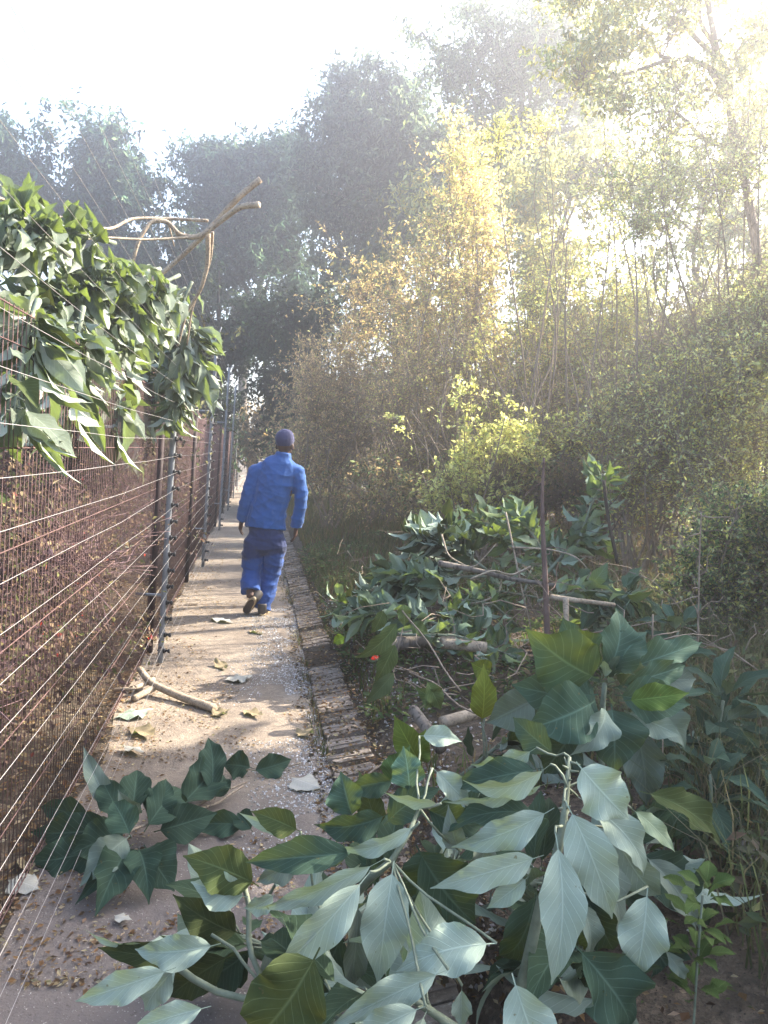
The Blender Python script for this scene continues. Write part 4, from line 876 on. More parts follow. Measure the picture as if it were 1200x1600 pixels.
# branch thrown over the top of the fence
rng = rg(79)
def Yf(px_):
    k_ = (px_ - 600) / F; return (m0[0] - SL * m0[1]) / (k_ - SL)
OV = [('leafy branch tangled in the bare stems in front of the nearest grey post', (300, 440, 5.0), (262, 560, 4.9), 26),
      ('leafy branch hanging over the wires just below the bare forked stems', (300, 540, 5.05), (265, 650, 5.1), 26),
      ('leafy branch hanging down the path side of the mesh, nearest the left edge', (60, 470, Yf(60) * .95), (20, 660, Yf(20) * .93), 22),
      ('leafy branch hanging down the path side of the mesh, second from the left edge', (130, 480, Yf(130) * .96), (110, 650, Yf(110) * .95), 22),
      ('leafy branch hanging down the path side of the mesh left of the dark post', (200, 500, Yf(200) * .97), (175, 660, Yf(175) * .96), 20),
      ('leafy branch lying furthest left over the fence top against the sky', (110, 400, 3.4), (-100, 330, 2.7), 40),
      ('leafy branch in the thickest part of the mass, between the two long ones', (230, 470, 4.4), (60, 470, 3.5), 50),
      ('leafy branch bending toward the path below the bare forked stems', (290, 450, 4.6), (200, 560, 4.3), 34),
      ('long leafy branch lying along the top of the fence at the left edge', (180, 380, 4.0), (-60, 380, 3.0), 60),
      ('leafy branch drooping over the fence just below the top one, left edge', (250, 420, 4.3), (20, 520, 3.3), 64),
      ('leafy branch hanging in the middle of the mass thrown over the fence', (280, 430, 4.5), (120, 560, 3.7), 60),
      ('leafy branch end drooping beside the top of the dark post', (290, 520, 4.8), (270, 650, 4.9), 22),
      ('leafy branch reaching furthest right over the path above the grey post', (290, 500, 4.8), (320, 600, 5.0), 20),
      ('leafy branch hanging down through the top of the fence at the left edge', (100, 500, 3.6), (10, 640, 3.2), 44),
      ('withered leafy branch hanging lowest behind the wires, left of the dark post', (220, 520, 4.8), (190, 720, 5.0), 34)]
for l_, a, b, n_ in OV:
    A = P(*a); B = P(*b); rand_branch('thrown_branch', l_, 'branch', [A, (A + B) / 2 + np.array([0, 0, .08]), B], int(n_ * 2.6), .19, rng, MWILT, .58, .012, 'cut branches thrown over the fence', MOLIVE, max(5, n_ // 6), .42, zmin=.5, droop=.45, crump=.22)
t = thing('bare_branch', G(300, 1100), 'bare forked cut stems sticking up above the fence and leaning over the path', 'branch')
def poly(acc, pts, r0, r1, k=8):
    p_ = np.array([P(*q) for q in pts]); s = np.linspace(0, 1, 5 * len(p_)); src = np.linspace(0, 1, len(p_)); pp = np.stack([np.interp(s, src, p_[:, q]) for q in range(3)], -1)
    for _ in range(3): pp[1:-1] = (pp[:-2] + 2 * pp[1:-1] + pp[2:]) / 4
    acc.tube(pp, np.linspace(r0, r1, len(pp)), k)
acc = Acc()
poly(acc, [(407, 280, 4.5), (370, 310, 4.5), (335, 350, 4.55), (290, 395, 4.6), (250, 430, 4.6), (180, 470, 4.4)], .020, .012)
poly(acc, [(405, 320, 4.4), (375, 322, 4.45), (345, 345, 4.5), (310, 372, 4.5), (280, 368, 4.45), (262, 345, 4.4), (235, 345, 4.35), (215, 378, 4.3), (205, 420, 4.3)], .019, .010)
poly(acc, [(325, 365, 4.55), (325, 410, 4.6), (315, 450, 4.65), (290, 490, 4.7), (278, 540, 4.75)], .016, .008)
poly(acc, [(332, 362, 4.6), (330, 400, 4.65), (322, 430, 4.7), (300, 480, 4.75), (292, 540, 4.8)], .010, .006)
poly(acc, [(325, 345, 4.6), (270, 342, 4.6), (205, 340, 4.4), (170, 362, 4.2), (60, 330, 3.6), (-30, 300, 3.3)], .010, .007)
poly(acc, [(310, 370, 4.5), (230, 375, 4.3), (150, 370, 4.0), (80, 385, 3.7)], .008, .005)
poly(acc, [(278, 368, 4.45), (262, 345, 4.45), (272, 385, 4.5)], .009, .004)
acc.build('stems', MWOOD, t)
# individual sticks and logs
def stick(label, pts, r0, r1, name='log', mat=MWOOD, group=None, k=10):
    t_ = thing(name, G(pts[0][0], pts[0][1]), label, 'log' if name == 'log' else 'stick', group)
    acc = Acc(); poly(acc, pts, r0, r1, k); acc.build('wood', mat, t_); return t_
def gp(px, py, z): q = G(px, py, z); return (px, py, q[1])
t_ = thing('forked_stick', G(240, 1080), 'thick forked cut stick lying on the path at the foot of the fence', 'stick')
acc = Acc(); poly(acc, [gp(218, 1045, .12), gp(235, 1068, .07), gp(285, 1090, .035), gp(335, 1107, .03)], .020, .026, 10); poly(acc, [gp(176, 1078, .05), gp(210, 1076, .06), gp(240, 1062, .06)], .012, .018); poly(acc, [gp(208, 1092, .03), gp(240, 1075, .05)], .020, .022)
acc.build('wood', MWOOD, t_)
stick('thick grey log lying level between the leafy heaps', [(590, 1010, 4.3), (660, 1000, 4.4), (745, 1005, 4.4)], .045, .035, 'log', MBARK)
stick('smooth short log end sticking out beside the grey log', [(690, 1005, 4.2), (760, 1012, 4.2)], .030, .034)
stick('grey log end pointing at the camera behind the middle fan of leaves', [(645, 1108, 2.9), (690, 1170, 2.7)], .022, .026, 'log', MBARK)
stick('log partly hidden under leaves below the upright yellow leaf', [(690, 1130, 3.1), (760, 1110, 3.2), (830, 1095, 3.3)], .028, .024)
stick('long bare brown stick crossing the heap of branches', [(685, 880, 5.0), (740, 890, 5.0), (800, 905, 5.0), (870, 915, 5.0)], .022, .014, 'stick', MBARK)
stick('pale stick lying right of the brown sapling stem', [(860, 933, 4.2), (900, 938, 4.2), (960, 945, 4.3)], .018, .012, 'stick')
stick('short upright pale stick end near the pale stick', [(884, 935, 4.1), (885, 985, 4.0)], .017, .015, 'stick')
stick('arched thin twig over the heap, right part', [(800, 855, 5.0), (860, 858, 5.0), (905, 870, 4.9), (960, 950, 4.7)], .007, .004, 'twig')
stick('thin crooked twig in the middle of the heap', [(790, 800, 5.2), (805, 870, 5.1), (815, 920, 5.0), (830, 985, 4.9)], .007, .005, 'twig')
stick('bent twig looping low in front of the heap', [(700, 930, 5.0), (740, 945, 5.0), (780, 930, 5.0), (785, 895, 5.0)], .008, .005, 'twig')
stick('thin twig slanting up left of the thin crooked twig', [(690, 835, 5.2), (700, 870, 5.1), (740, 890, 5.1), (775, 850, 5.1)], .007, .004, 'twig')
stick('twig crossing behind the pale stick', [(830, 885, 5.0), (800, 900, 5.0), (770, 890, 4.9), (735, 905, 4.9)], .009, .006, 'twig')
MBROWN = mat_noise('fibrous_brown_stem', (.10, .065, .055), (.20, .14, .12), 20, .95, .8, .006, stretch=(1, 1, .4))
def sapling(label, pts, r0, r1, mat, rough_=0.):
    t_ = thing('sapling', (P(*pts[0])[0], P(*pts[0])[1], 0), label, 'sapling'); acc = Acc(); poly(acc, pts, r0, r1, 8)
    r_ = rg(int(pts[0][0]))
    for q in range(14):
        k_ = r_.uniform(.1, 1); a_ = P(*pts[0]) * (1 - k_) + P(*pts[-1]) * k_
        acc.tube(wig(a_, a_ + nrm(r_.normal(size=3)) * r_.uniform(.05, .25), 5, .08, r_), [.003, .003, .002, .002, .001], 4)
    acc.build('stem', mat, t_)
sapling('fibrous brown sapling stem rising from the heap, right of centre', [(856, 1010, 4.2), (852, 900, 4.2), (848, 830, 4.2), (847, 770, 4.2), (850, 715, 4.2)], .019, .007, MBROWN)
sapling('thin dark stake standing behind the heap at the edge of the sunbeam', [(965, 880, 4.8), (950, 810, 4.8), (943, 750, 4.8)], .012, .011, MBARKD)
sapling('thin pale sapling stem at the right beside the shaded bush', [(1090, 1010, 3.2), (1092, 920, 3.2), (1093, 860, 3.2), (1096, 800, 3.2)], .0045, .003, MTWIG)
sapling('thin grey dead stem leaning in front of the slender plant', [(1025, 1240, 2.6), (1022, 1180, 2.6), (1018, 1080, 2.6), (1020, 960, 2.6)], .005, .003, MTWIG)

# ------------------------------------------------------------------ single fallen leaves, stones, petals
MDRY = mat_bigleaf('dry_leaf', (.26, .21, .13), (.42, .41, .36), .15)
MRED = mat_bigleaf('red_petal', (.55, .03, .015), (.55, .04, .02), .25, (.8, .05, .02))
rng = rg(80)
FL = [('large pale curled leaf on the sunny middle of the path', 335, 1042, 355, 1036, 24), ('broad pale leaf on the path right of the forked stick', 350, 1062, 395, 1054, 26), ('grey-green fallen leaf beside the foot of the mesh fence', 178, 1122, 240, 1106, 30),
      ('pale dry leaf on bare earth at the left edge', 12, 1375, 60, 1388, 34), ('brown crumpled leaf on the gravel by the kerb', 465, 1150, 488, 1138, 26), ('pale leaf on the path below the raised shoe', 330, 965, 365, 972, 16), ('small dark leaf by the planted foot', 388, 985, 412, 990, 12),
      ('torn leaf lying where the kerb meets the foreground leaves', 455, 1215, 500, 1230, 34), ('small torn pale leaf on the earth left of the toothed leaves', 178, 1430, 206, 1436, 14), ('brown leaf below the forked stick', 330, 1118, 360, 1108, 22),
      ('pale dry leaf at the foot of the dark post', 205, 1135, 240, 1150, 26), ('yellow leaf against the fence foot at the left edge', 40, 1335, 50, 1360, 22), ('small leaf on the path near the fence', 190, 1165, 225, 1175, 18), ('yellowish leaf beside the forked stick tip', 378, 1108, 412, 1118, 16)]
for l_, bx, by, tx, ty, w_ in FL:
    t_ = thing('fallen_leaf', G((bx + tx) / 2, (by + ty) / 2), l_, 'leaf', 'single leaves fallen on the path'); del t_['_o']; bpy.data.objects.remove(t_)
    B = G(bx, by, .018); T = G(tx, ty, .03); W = w_ * B[1] / F * 1.5
    v, f, uv, c = leaf_batch([B], [T], np.array([[rng.normal() * .2, rng.normal() * .2, 1. if rng.random() < .4 else -1.]]), np.array([W]), 10, 4, np.array([-.05]), np.array([.25]), np.array([.3]), rng, .1, np.full((1, 3), rng.uniform(.8, 1.1)), .8, .04)
    c0 = np.array([B[0], B[1], 0]); v = v.copy(); v[:, 2] = np.maximum(v[:, 2], .012)
    o = mesh_obj('fallen_leaf', v - c0, f, MDRY if 'grey' not in l_ else MBIG, None, uv, c); o.location = V(c0); tag(o, l_, 'leaf', 'single leaves fallen on the path')
B = P(165, 838, 4.6); T = P(222, 850, 4.9)
v, f, uv, c = leaf_batch([B], [T], np.array([[.3, .5, -1.]]), np.array([.07]), 12, 4, np.array([.1]), np.array([.3]), np.array([.2]), rng, .1, np.array([[1.3, 1.25, 1.1]]), .8, .03)
o = mesh_obj('caught_leaf', v - B, f, MBIG, None, uv, c); o.location = V(B); tag(o, 'single pale leaf caught on the fence wires left of the dark post', 'leaf')
B = P(-20, 790, 2.6); T = P(26, 785, 2.8)
v, f, uv, c = leaf_batch([B], [T], np.array([[.3, -.8, .6]]), np.array([.07]), 12, 4, np.array([.1]), np.array([.3]), np.array([.2]), rng, .1, np.array([[1., 1., 1.]]), .8, .03)
o = mesh_obj('caught_leaf', v - B, f, MOLIVE, None, uv, c); o.location = V(B); tag(o, 'dark green leaf cut by the left edge of the picture, caught on the wires', 'leaf')
for l_, bx, by, tx, ty, w_ in [('bright red petal among weeds beside the kerb', 592, 1002, 612, 992, 14), ('smaller red petal below the bright one', 580, 1030, 592, 1026, 8)]:
    B = P(bx, by, 4.1); T = P(tx, ty, 4.1)
    v, f, uv, c = leaf_batch([B], [T], np.array([[.1, -.8, .6]]), np.array([w_ * 4.1 / F]), 8, 4, np.array([.1]), np.array([.3]), np.array([.2]), rng, .02, np.ones((1, 3)), .6, 0)
    o = mesh_obj('red_petal', v - B, f, MRED, None, uv, c); o.location = V(B); tag(o, l_, 'petal')
def stone(label, px, py, r, mat, name='stone'):
    p0 = G(px, py, .1); r_ = rg(int(px)); nu_, nv_ = 10, 14; th = np.linspace(0, math.pi, nu_); ph = np.arange(nv_) * 2 * math.pi / nv_
    d = np.stack([np.sin(th)[:, None] * np.cos(ph), np.sin(th)[:, None] * np.sin(ph), np.cos(th)[:, None] + 0 * ph], -1)
    rr = 1 + .12 * np.sin(d[..., 0] * 4 + 1) * np.sin(d[..., 1] * 5) + .1 * np.sin(d[..., 2] * 6 + 2) + .04 * r_.normal(size=d.shape[:2]); rr[0] = rr[0].mean(); rr[-1] = rr[-1].mean()
    v = (d * rr[..., None] * np.array([1.2, .9, .75]) * r).reshape(-1, 3); i = np.arange(nu_ - 1)[:, None] * nv_; j = np.arange(nv_)[None]
    f = np.stack([i + j, i + nv_ + j, i + nv_ + (j + 1) % nv_, i + (j + 1) % nv_], -1).reshape(-1, 4)
    o = mesh_obj(name, v, f, mat); z_ = float(hz(p0[0], p0[1])); o.location = (p0[0], p0[1], z_ + r * .45); tag(o, label, 'stone')
MSTONE = mat_noise('stone', (.16, .15, .15), (.32, .31, .31), 14, .9, .6, .006)
stone('rounded grey stone on dark soil at the right edge near the bottom', 1132, 1385, .055, MSTONE)
stone('flat grey stone half buried below the rounded one', 1150, 1440, .05, MSTONE)

# stuff: litter, gravel, grass, undergrowth
rng = rg(81)
def litter(name, n_, xr, yr, L, colors, zoff=.012, filt=None, m_=ML):
    x = rng.uniform(*xr, n_); y = yr[0] + (yr[1] - yr[0]) * rng.uniform(0, 1, n_) ** 1.5
    x = x + SL * y
    k = np.ones(n_, bool) if filt is None else filt(x, y)
    x, y = x[k], y[k]; n2 = len(x); zz = np.where((x < xk(y)) & (x > xe(y) - .1), pathz(x, y), hz(x, y))
    zz = np.where((x >= xk(y)) & (x < xk(y) + BW + .02), .045 + (x - xk(y)) * .28, zz)
    pts = np.stack([x, y, zz + zoff * rng.uniform(.5, 1.6, n2)], -1)
    a = rng.uniform(0, 6.28, n2); D = np.stack([np.cos(a), np.sin(a), rng.normal(0, .18, n2)], -1)
    N = np.stack([rng.normal(0, .3, n2), rng.normal(0, .3, n2), np.ones(n2)], -1)
    l_ = L * rng.uniform(.4, 1.3, n2)
    v, f, c = small_leaves(pts, D, N, l_, l_ * rng.uniform(.35, .7, n2), pal(rng, n2, colors, .3))
    return tag(mesh_obj(name, v, f, m_, cols=c, smooth=False), kind='stuff')
LC = [(.24, .15, .085), (.16, .10, .06), (.34, .25, .16), (.42, .36, .26), (.10, .07, .05)]
w0 = e0[0] - SL * e0[1]; k1 = k0[0] - SL * k0[1]
def pf_(x, y):   # patches
    return (hnoise(x * 2.5, y * 2.5) > .12) | ((x - xe(y)) < .25) & (rng.uniform(0, 1, len(x)) < .6)
litter('leaf_litter', 13000, (w0 - .25, k1 + BW), (2.0, 12), .022, LC, .008, pf_)
litter('leaf_litter_kerb', 7000, (k1 - .1, k1 + BW + .15), (2.0, 11), .028, LC + [(.08, .07, .055)] * 3, .006)
litter('leaf_litter_bank', 26000, (k1 + BW, k1 + 7), (.6, 16), .032, LC + [(.05, .035, .028), (.08, .10, .045)], .02)
litter('leaf_litter_hedge', 9000, (w0 - 1.8, w0 - .1), (1.2, 9), .04, LC, .02)
# gravel: small pale chips on the kerb side of the path
n_ = 9000; y = 2.6 + 4.6 * rng.uniform(0, 1, n_); x = xk(y) - np.abs(rng.normal(0, .24, n_)) - .004; x = np.maximum(x, xk(y) - .75)
keep = hnoise(x * 3 + 1, y * 3) > -.05; x, y = x[keep], y[keep]; n_ = len(x)
r_ = rng.uniform(.002, .0065, n_); tet = nrm(np.array([[1, 1, 1], [-1, -1, 1], [-1, 1, -1], [1, -1, -1], [0, 0, 1.2], [0, 0, -1.]]))
tet = np.array([[1, 0, 0], [-1, 0, 0], [0, 1, 0], [0, -1, 0], [0, 0, .7], [0, 0, -.7]], float)
v = (np.stack([x, y, pathz(x, y) + .002], -1)[:, None] + (tet[None] + rng.normal(0, .22, (n_, 6, 3))) * r_[:, None, None]).reshape(-1, 3)
f8 = np.array([[0, 2, 4], [2, 1, 4], [1, 3, 4], [3, 0, 4], [2, 0, 5], [1, 2, 5], [3, 1, 5], [0, 3, 5]])
f = (f8[None] + (np.arange(n_) * 6)[:, None, None]).reshape(-1, 3)
mt, n, out = newmat('gravel'); at = nd(n, 'ShaderNodeAttribute', attribute_name='col'); princ(n, out, at.outputs[0], .85)
MGRAV = mt
tag(mesh_obj('gravel', v, f, MGRAV, cols=np.repeat(pal(rng, n_, [(.44, .44, .44, 2), (.27, .26, .25, 1.2), (.64, .63, .62, 1)], .3, .02), 6, axis=0), smooth=False), kind='stuff')
# chips lying loosely in the crack between path and kerb and on the bank
n_ = 2500; y = 2 + 6 * rng.uniform(0, 1, n_); x = xk(y) + BW + np.abs(rng.normal(0, .35, n_)); r_ = rng.uniform(.003, .012, n_)
v = (np.stack([x, y, hz(x, y) + .004], -1)[:, None] + (tet[None] + rng.normal(0, .22, (n_, 6, 3))) * r_[:, None, None]).reshape(-1, 3)
f = (f8[None] + (np.arange(n_) * 6)[:, None, None]).reshape(-1, 3)
tag(mesh_obj('gravel_bank', v, f, MGRAV, cols=np.repeat(pal(rng, n_, [(.35, .33, .32, 2), (.2, .18, .17), (.6, .58, .55)], .2, .02), 6, axis=0), smooth=False), kind='stuff')
def grass(name, n_, xs, ys, h, colors, dens=None, wd=.004):
    k = np.ones(len(xs), bool) if dens is None else dens; xs, ys = xs[k], ys[k]; n2 = len(xs)
    z = hz(xs, ys); b = np.stack([xs, ys, z], -1); a = rng.uniform(0, 6.28, n2); hh_ = h * rng.uniform(.35, 1.3, n2)
    ln = rng.normal(0, .35, (n2, 2)); mid = b + np.stack([ln[:, 0] * hh_ * .3, ln[:, 1] * hh_ * .3, hh_ * .6], -1); tip = b + np.stack([ln[:, 0] * hh_ * 1.1, ln[:, 1] * hh_ * 1.1, hh_], -1)
    s = np.stack([np.cos(a), np.sin(a), 0 * a], -1) * wd
    v = np.stack([b - s, b + s, mid + s * .7, mid - s * .7, tip], 1).reshape(-1, 3)
    i0 = (np.arange(n2) * 5)[:, None]
    f4 = i0 + np.array([[0, 1, 2, 3]]); f3 = i0 + np.array([[3, 2, 4]])
    return tag(mesh_obj(name, v, [f4, f3], ML, cols=np.repeat(pal(rng, n2, colors, .3), 5, axis=0), smooth=False), kind='stuff')
GC = [(.12, .13, .06, 2), (.08, .10, .045, 2), (.19, .15, .10, 1.5), (.15, .09, .07, 1)]
n_ = 26000; y = 7 + 17 * rng.uniform(0, 1, n_) ** 1.4; x = xk(y) + BW + .1 + 5.5 * rng.uniform(0, 1, n_) ** 1.2
grass('grass', n_, x, y, .17, GC, wd=.006)
n_ = 9000; y = 3.0 + 7 * rng.uniform(0, 1, n_); x = xk(y) + BW + .05 + 3.0 * rng.uniform(0, 1, n_) ** 1.5
grass('short_grass', n_, x, y, .10, GC + [(.09, .14, .05, 2)], hnoise(x * 2, y * 2) > -.05, .004)
n_ = 14000; y = 1.2 + 5 * rng.uniform(0, 1, n_); x = 1.0 + 3.2 * rng.uniform(0, 1, n_)
grass('dry_undergrowth', n_, x, y, .42, [(.12, .13, .085, 2), (.15, .135, .11, 2), (.08, .10, .06, 2)], x > .35 * y - .1, .003)

# low leafy ground cover on the bank and weeds over the kerb
def cover(name, n_, x, y, h, L, colors, sel=None):
    if sel is not None: x, y = x[sel], y[sel]
    n2 = len(x); z = hz(x, y) + h * rng.uniform(.05, 1, n2) * (.4 + .6 * np.clip(hnoise(x * 2.1, y * 2.1) * 2 + .6, 0, 1))
    D = nrm(np.stack([rng.normal(size=n2), rng.normal(size=n2), rng.normal(0, .4, n2)], -1)); N = np.stack([rng.normal(0, .5, n2), rng.normal(0, .5, n2), np.ones(n2)], -1)
    l_ = L * rng.uniform(.5, 1.3, n2); v, f, c = small_leaves(np.stack([x, y, z], -1), D, N, l_, l_ * rng.uniform(.35, .65, n2), pal(rng, n2, colors, .35))
    return tag(mesh_obj(name, v, f, ML, cols=c, smooth=False), kind='stuff')
n_ = 14000; y = 3.2 + 7.5 * rng.uniform(0, 1, n_); x = xk(y) + BW + 2.6 * rng.uniform(0, 1, n_) ** 1.3
cover('ground_cover', n_, x, y, .20, .055, [(.10, .15, .07, 2), (.15, .20, .11, 1), (.07, .10, .05, 1), (.20, .15, .10, .8)], hnoise(x * 1.7 + 3, y * 1.7) > -.02)
n_ = 30000; y = 1.3 + 5.5 * rng.uniform(0, 1, n_); x = 1.0 + 3.5 * rng.uniform(0, 1, n_)
cover('undergrowth', n_, x, y, .38, .05, [(.10, .13, .08, 2), (.15, .16, .11, 1), (.13, .10, .08, 1)], (x > .30 * y) )
n_ = 3500; y = 2.6 + 8 * rng.uniform(0, 1, n_); x = xk(y) + rng.choice([-.01, BW, BW * .5], n_, p=[.35, .5, .15]) + rng.normal(0, .02, n_)
k_ = hnoise(x * 4, y * 4) > .02
grass('kerb_weeds', int(k_.sum()), x[k_], y[k_], .07, GC, wd=.0025)

acc = Acc(); rng = rg(83)
for _ in range(260):
    y_ = rng.uniform(3.2, 7.5); x_ = xk(y_) + BW + .25 + 3.6 * rng.random(); z_ = float(hz(x_, y_)) + rng.uniform(.02, .45); a_ = rng.uniform(0, 6.28); l_ = rng.uniform(.2, .8)
    acc.tube(wig((x_, y_, z_), (x_ + math.cos(a_) * l_, y_ + math.sin(a_) * l_, max(.05, z_ + rng.uniform(-.25, .35))), 6, .09, rng), [.004, .0035, .003, .0025, .002, .0012], 4)
tag(acc.build('brushwood', MTWIG), kind='stuff')
# ------------------------------------------------------------------ the man in blue
YM = 6.85
def J(px, py, dy=0.0): return P(px, py, YM + dy)
class Body:
    def __init__(s): s.a = Acc()
    def loft(s, pts, rx, ry=None, k=16, sub=3):
        pts = np.array(pts, float); rx = np.array(rx, float); ry = rx if ry is None else np.array(ry, float)
        n0 = len(pts); t = np.linspace(0, n0 - 1, (n0 - 1) * sub + 1); src = np.arange(n0)
        pp = np.stack([np.interp(t, src, pts[:, q]) for q in range(3)], -1); ax = np.interp(t, src, rx); ay = np.interp(t, src, ry)
        for _ in range(2): pp[1:-1] = (pp[:-2] + 2 * pp[1:-1] + pp[2:]) / 4
        tg = nrm(np.gradient(pp, axis=0)); X_ = np.array([1., 0, 0]); a = nrm(X_ - (tg @ X_)[:, None] * tg); b = np.cross(tg, a)
        th = np.arange(k) * 2 * math.pi / k
        v = pp[:, None] + ax[:, None, None] * np.cos(th)[None, :, None] * a[:, None] + ay[:, None, None] * np.sin(th)[None, :, None] * b[:, None]
        n_ = len(pp); i = np.arange(n_ - 1)[:, None] * k; j = np.arange(k)[None]; f = np.stack([i + j, i + (j + 1) % k, i + k + (j + 1) % k, i + k + j], -1).reshape(-1, 4)
        jj = np.arange(k); vv = np.concatenate([v.reshape(-1, 3), pp[:1], pp[-1:]])
        s.a.add(vv, f, np.concatenate([np.stack([np.full(k, n_ * k), (jj + 1) % k, jj], -1), np.stack([np.full(k, n_ * k + 1), (n_ - 1) * k + jj, (n_ - 1) * k + (jj + 1) % k], -1)]))
    def ball(s, c, r, rot=0.):
        c = np.asarray(c, float); r = np.broadcast_to(np.asarray(r, float), (3,)); th = np.linspace(0.02, math.pi - .02, 12); ph = np.arange(16) * 2 * math.pi / 16
        d = np.stack([np.sin(th)[:, None] * np.cos(ph), np.sin(th)[:, None] * np.sin(ph), np.cos(th)[:, None] + 0 * ph], -1) * r
        cz, sz = math.cos(rot), math.sin(rot); d = np.stack([d[..., 0] * cz - d[..., 1] * sz, d[..., 0] * sz + d[..., 1] * cz, d[..., 2]], -1)
        v = (c + d).reshape(-1, 3); i = np.arange(11)[:, None] * 16; j = np.arange(16)[None]; f = np.stack([i + j, i + 16 + j, i + 16 + (j + 1) % 16, i + (j + 1) % 16], -1).reshape(-1, 4)
        jj = np.arange(16); vv = np.concatenate([v, [c + np.array([0, 0, r[2]])], [c - np.array([0, 0, r[2]])]])
        s.a.add(vv, f, np.concatenate([np.stack([np.full(16, 192), jj, (jj + 1) % 16], -1), np.stack([np.full(16, 193), 176 + (jj + 1) % 16, 176 + jj], -1)]))
    def build(s, name, mat, parent, vox=.01, smooth=4, folds=0.0, fs=18., fseed=0):
        o = s.a.build('tmp', mat, parent)
        md = o.modifiers.new('r', 'REMESH'); md.mode = 'VOXEL'; md.voxel_size = vox; md.use_smooth_shade = True
        m2 = o.modifiers.new('s', 'SMOOTH'); m2.iterations = smooth; m2.factor = .5
        dg = bpy.context.evaluated_depsgraph_get(); me = bpy.data.meshes.new_from_object(o.evaluated_get(dg)); me.name = name
        bpy.data.objects.remove(o)
        if folds:
            n_ = len(me.vertices); co = np.empty(n_ * 3, np.float32); me.vertices.foreach_get('co', co); co = co.reshape(-1, 3); no = np.empty(n_ * 3, np.float32); me.vertices.foreach_get('normal', no); no = no.reshape(-1, 3)
            r_ = rg(fseed); dsp = 0
            for _ in range(9):
                k_ = r_.normal(size=3) * fs * np.array([.6, .6, 1.0]); dsp = dsp + (1 - np.abs(np.sin(co @ k_ * .5 + r_.uniform(0, 6) + .8 * np.sin(co @ (r_.normal(size=3) * 9))))) ** 2
            co = co + no * ((dsp / 9 - .25) * folds)[:, None]; me.vertices.foreach_set('co', co.ravel())
        for p_ in me.polygons: p_.use_smooth = True
        if not me.materials: me.materials.append(mat)
        o = bpy.data.objects.new(name, me); COL.objects.link(o); o.parent = parent; return o
foot = J(408, 962); foot[2] = 0
man = thing('person', foot, 'man in blue work jacket, blue trousers and dark knitted hat walking away down the path', 'person')
mt, n, out = newmat('skin'); princ(n, out, mixc(n, noise(n, 30), (.065, .035, .025), (.10, .055, .038)), .55); MSKIN = mt
def cloth(name, c1, c2, dark=None):
    mt, n, out = newmat(name); f = noise(n, 7, 5, .6); c = mixc(n, f, c1, c2)
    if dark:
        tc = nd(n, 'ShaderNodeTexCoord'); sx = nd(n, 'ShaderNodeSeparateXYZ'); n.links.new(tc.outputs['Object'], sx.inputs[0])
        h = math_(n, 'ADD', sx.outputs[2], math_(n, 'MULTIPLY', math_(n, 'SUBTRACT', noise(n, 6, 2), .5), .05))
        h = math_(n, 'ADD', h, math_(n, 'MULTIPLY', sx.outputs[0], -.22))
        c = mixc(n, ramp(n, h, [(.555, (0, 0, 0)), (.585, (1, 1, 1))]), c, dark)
    wv = noise(n, 320, 2); g = noise(n, 12, 4, .6)
    b = princ(n, out, c, .85, bump(n, math_(n, 'ADD', math_(n, 'MULTIPLY', wv, .3), g), .5, .012)); b.inputs['Sheen Weight'].default_value = .15
    return mt
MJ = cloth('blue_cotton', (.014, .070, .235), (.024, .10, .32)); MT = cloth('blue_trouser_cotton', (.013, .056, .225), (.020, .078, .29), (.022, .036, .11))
MHAT = cloth('navy_knit', (.022, .024, .075), (.04, .042, .11))
sL, sR = J(399, 736), J(466, 738); eL, eR = J(387, 775, -.02), J(471, 780, .0); wL, wR = J(378, 812, .05), J(463, 823, .05)
hpL, hpR = J(400, 845), J(432, 845); kL, kR = J(394, 890, .05), J(424, 895, .12); aL, aR = J(391, 933, -.12), J(410, 951, .02); aR[2] = .075
nk = J(442, 716); hd = J(445, 692, .01); chest = J(432, 760); waist = J(420, 800); pel = J(416, 835)
up_t = nrm(nk - pel)
# body (skin): one continuous mesh
b = Body()
b.loft([nk - up_t * .05, nk + up_t * .03, hd - np.array([0, 0, .05])], [.058, .052, .05])
hr = R(-18)   # head turned a little to the right
fx, fy = math.sin(-hr), math.cos(hr); fw = np.array([fx, fy, 0]); rt_ = np.array([fy, -fx, 0])
b.ball(hd + fw * .005, (.074, .094, .105), hr); b.ball(hd + fw * .035 - np.array([0, 0, .06]), (.052, .058, .05), hr)
b.loft([hd + fw * .09 + np.array([0, 0, .012]), hd + fw * .112 - np.array([0, 0, .022])], [.009, .016], k=8)
for s_ in (-1, 1):
    b.ball(hd + rt_ * s_ * .080 - np.array([0, 0, .035]), (.013, .019, .032), hr); b.ball(hd + fw * .084 + rt_ * s_ * .03 + np.array([0, 0, .012]), (.014, .01, .008), hr)
b.loft([hd + fw * .088 + rt_ * -.02 - np.array([0, 0, .052]), hd + fw * .095 - np.array([0, 0, .05]), hd + fw * .088 + rt_ * .02 - np.array([0, 0, .052])], [.006, .009, .006], k=8)
b.loft([pel - up_t * .03, waist, chest, nk - up_t * .06], [.145, .13, .165, .08], [.10, .09, .105, .06])
def limb(b, pts, r): b.loft(pts, r)
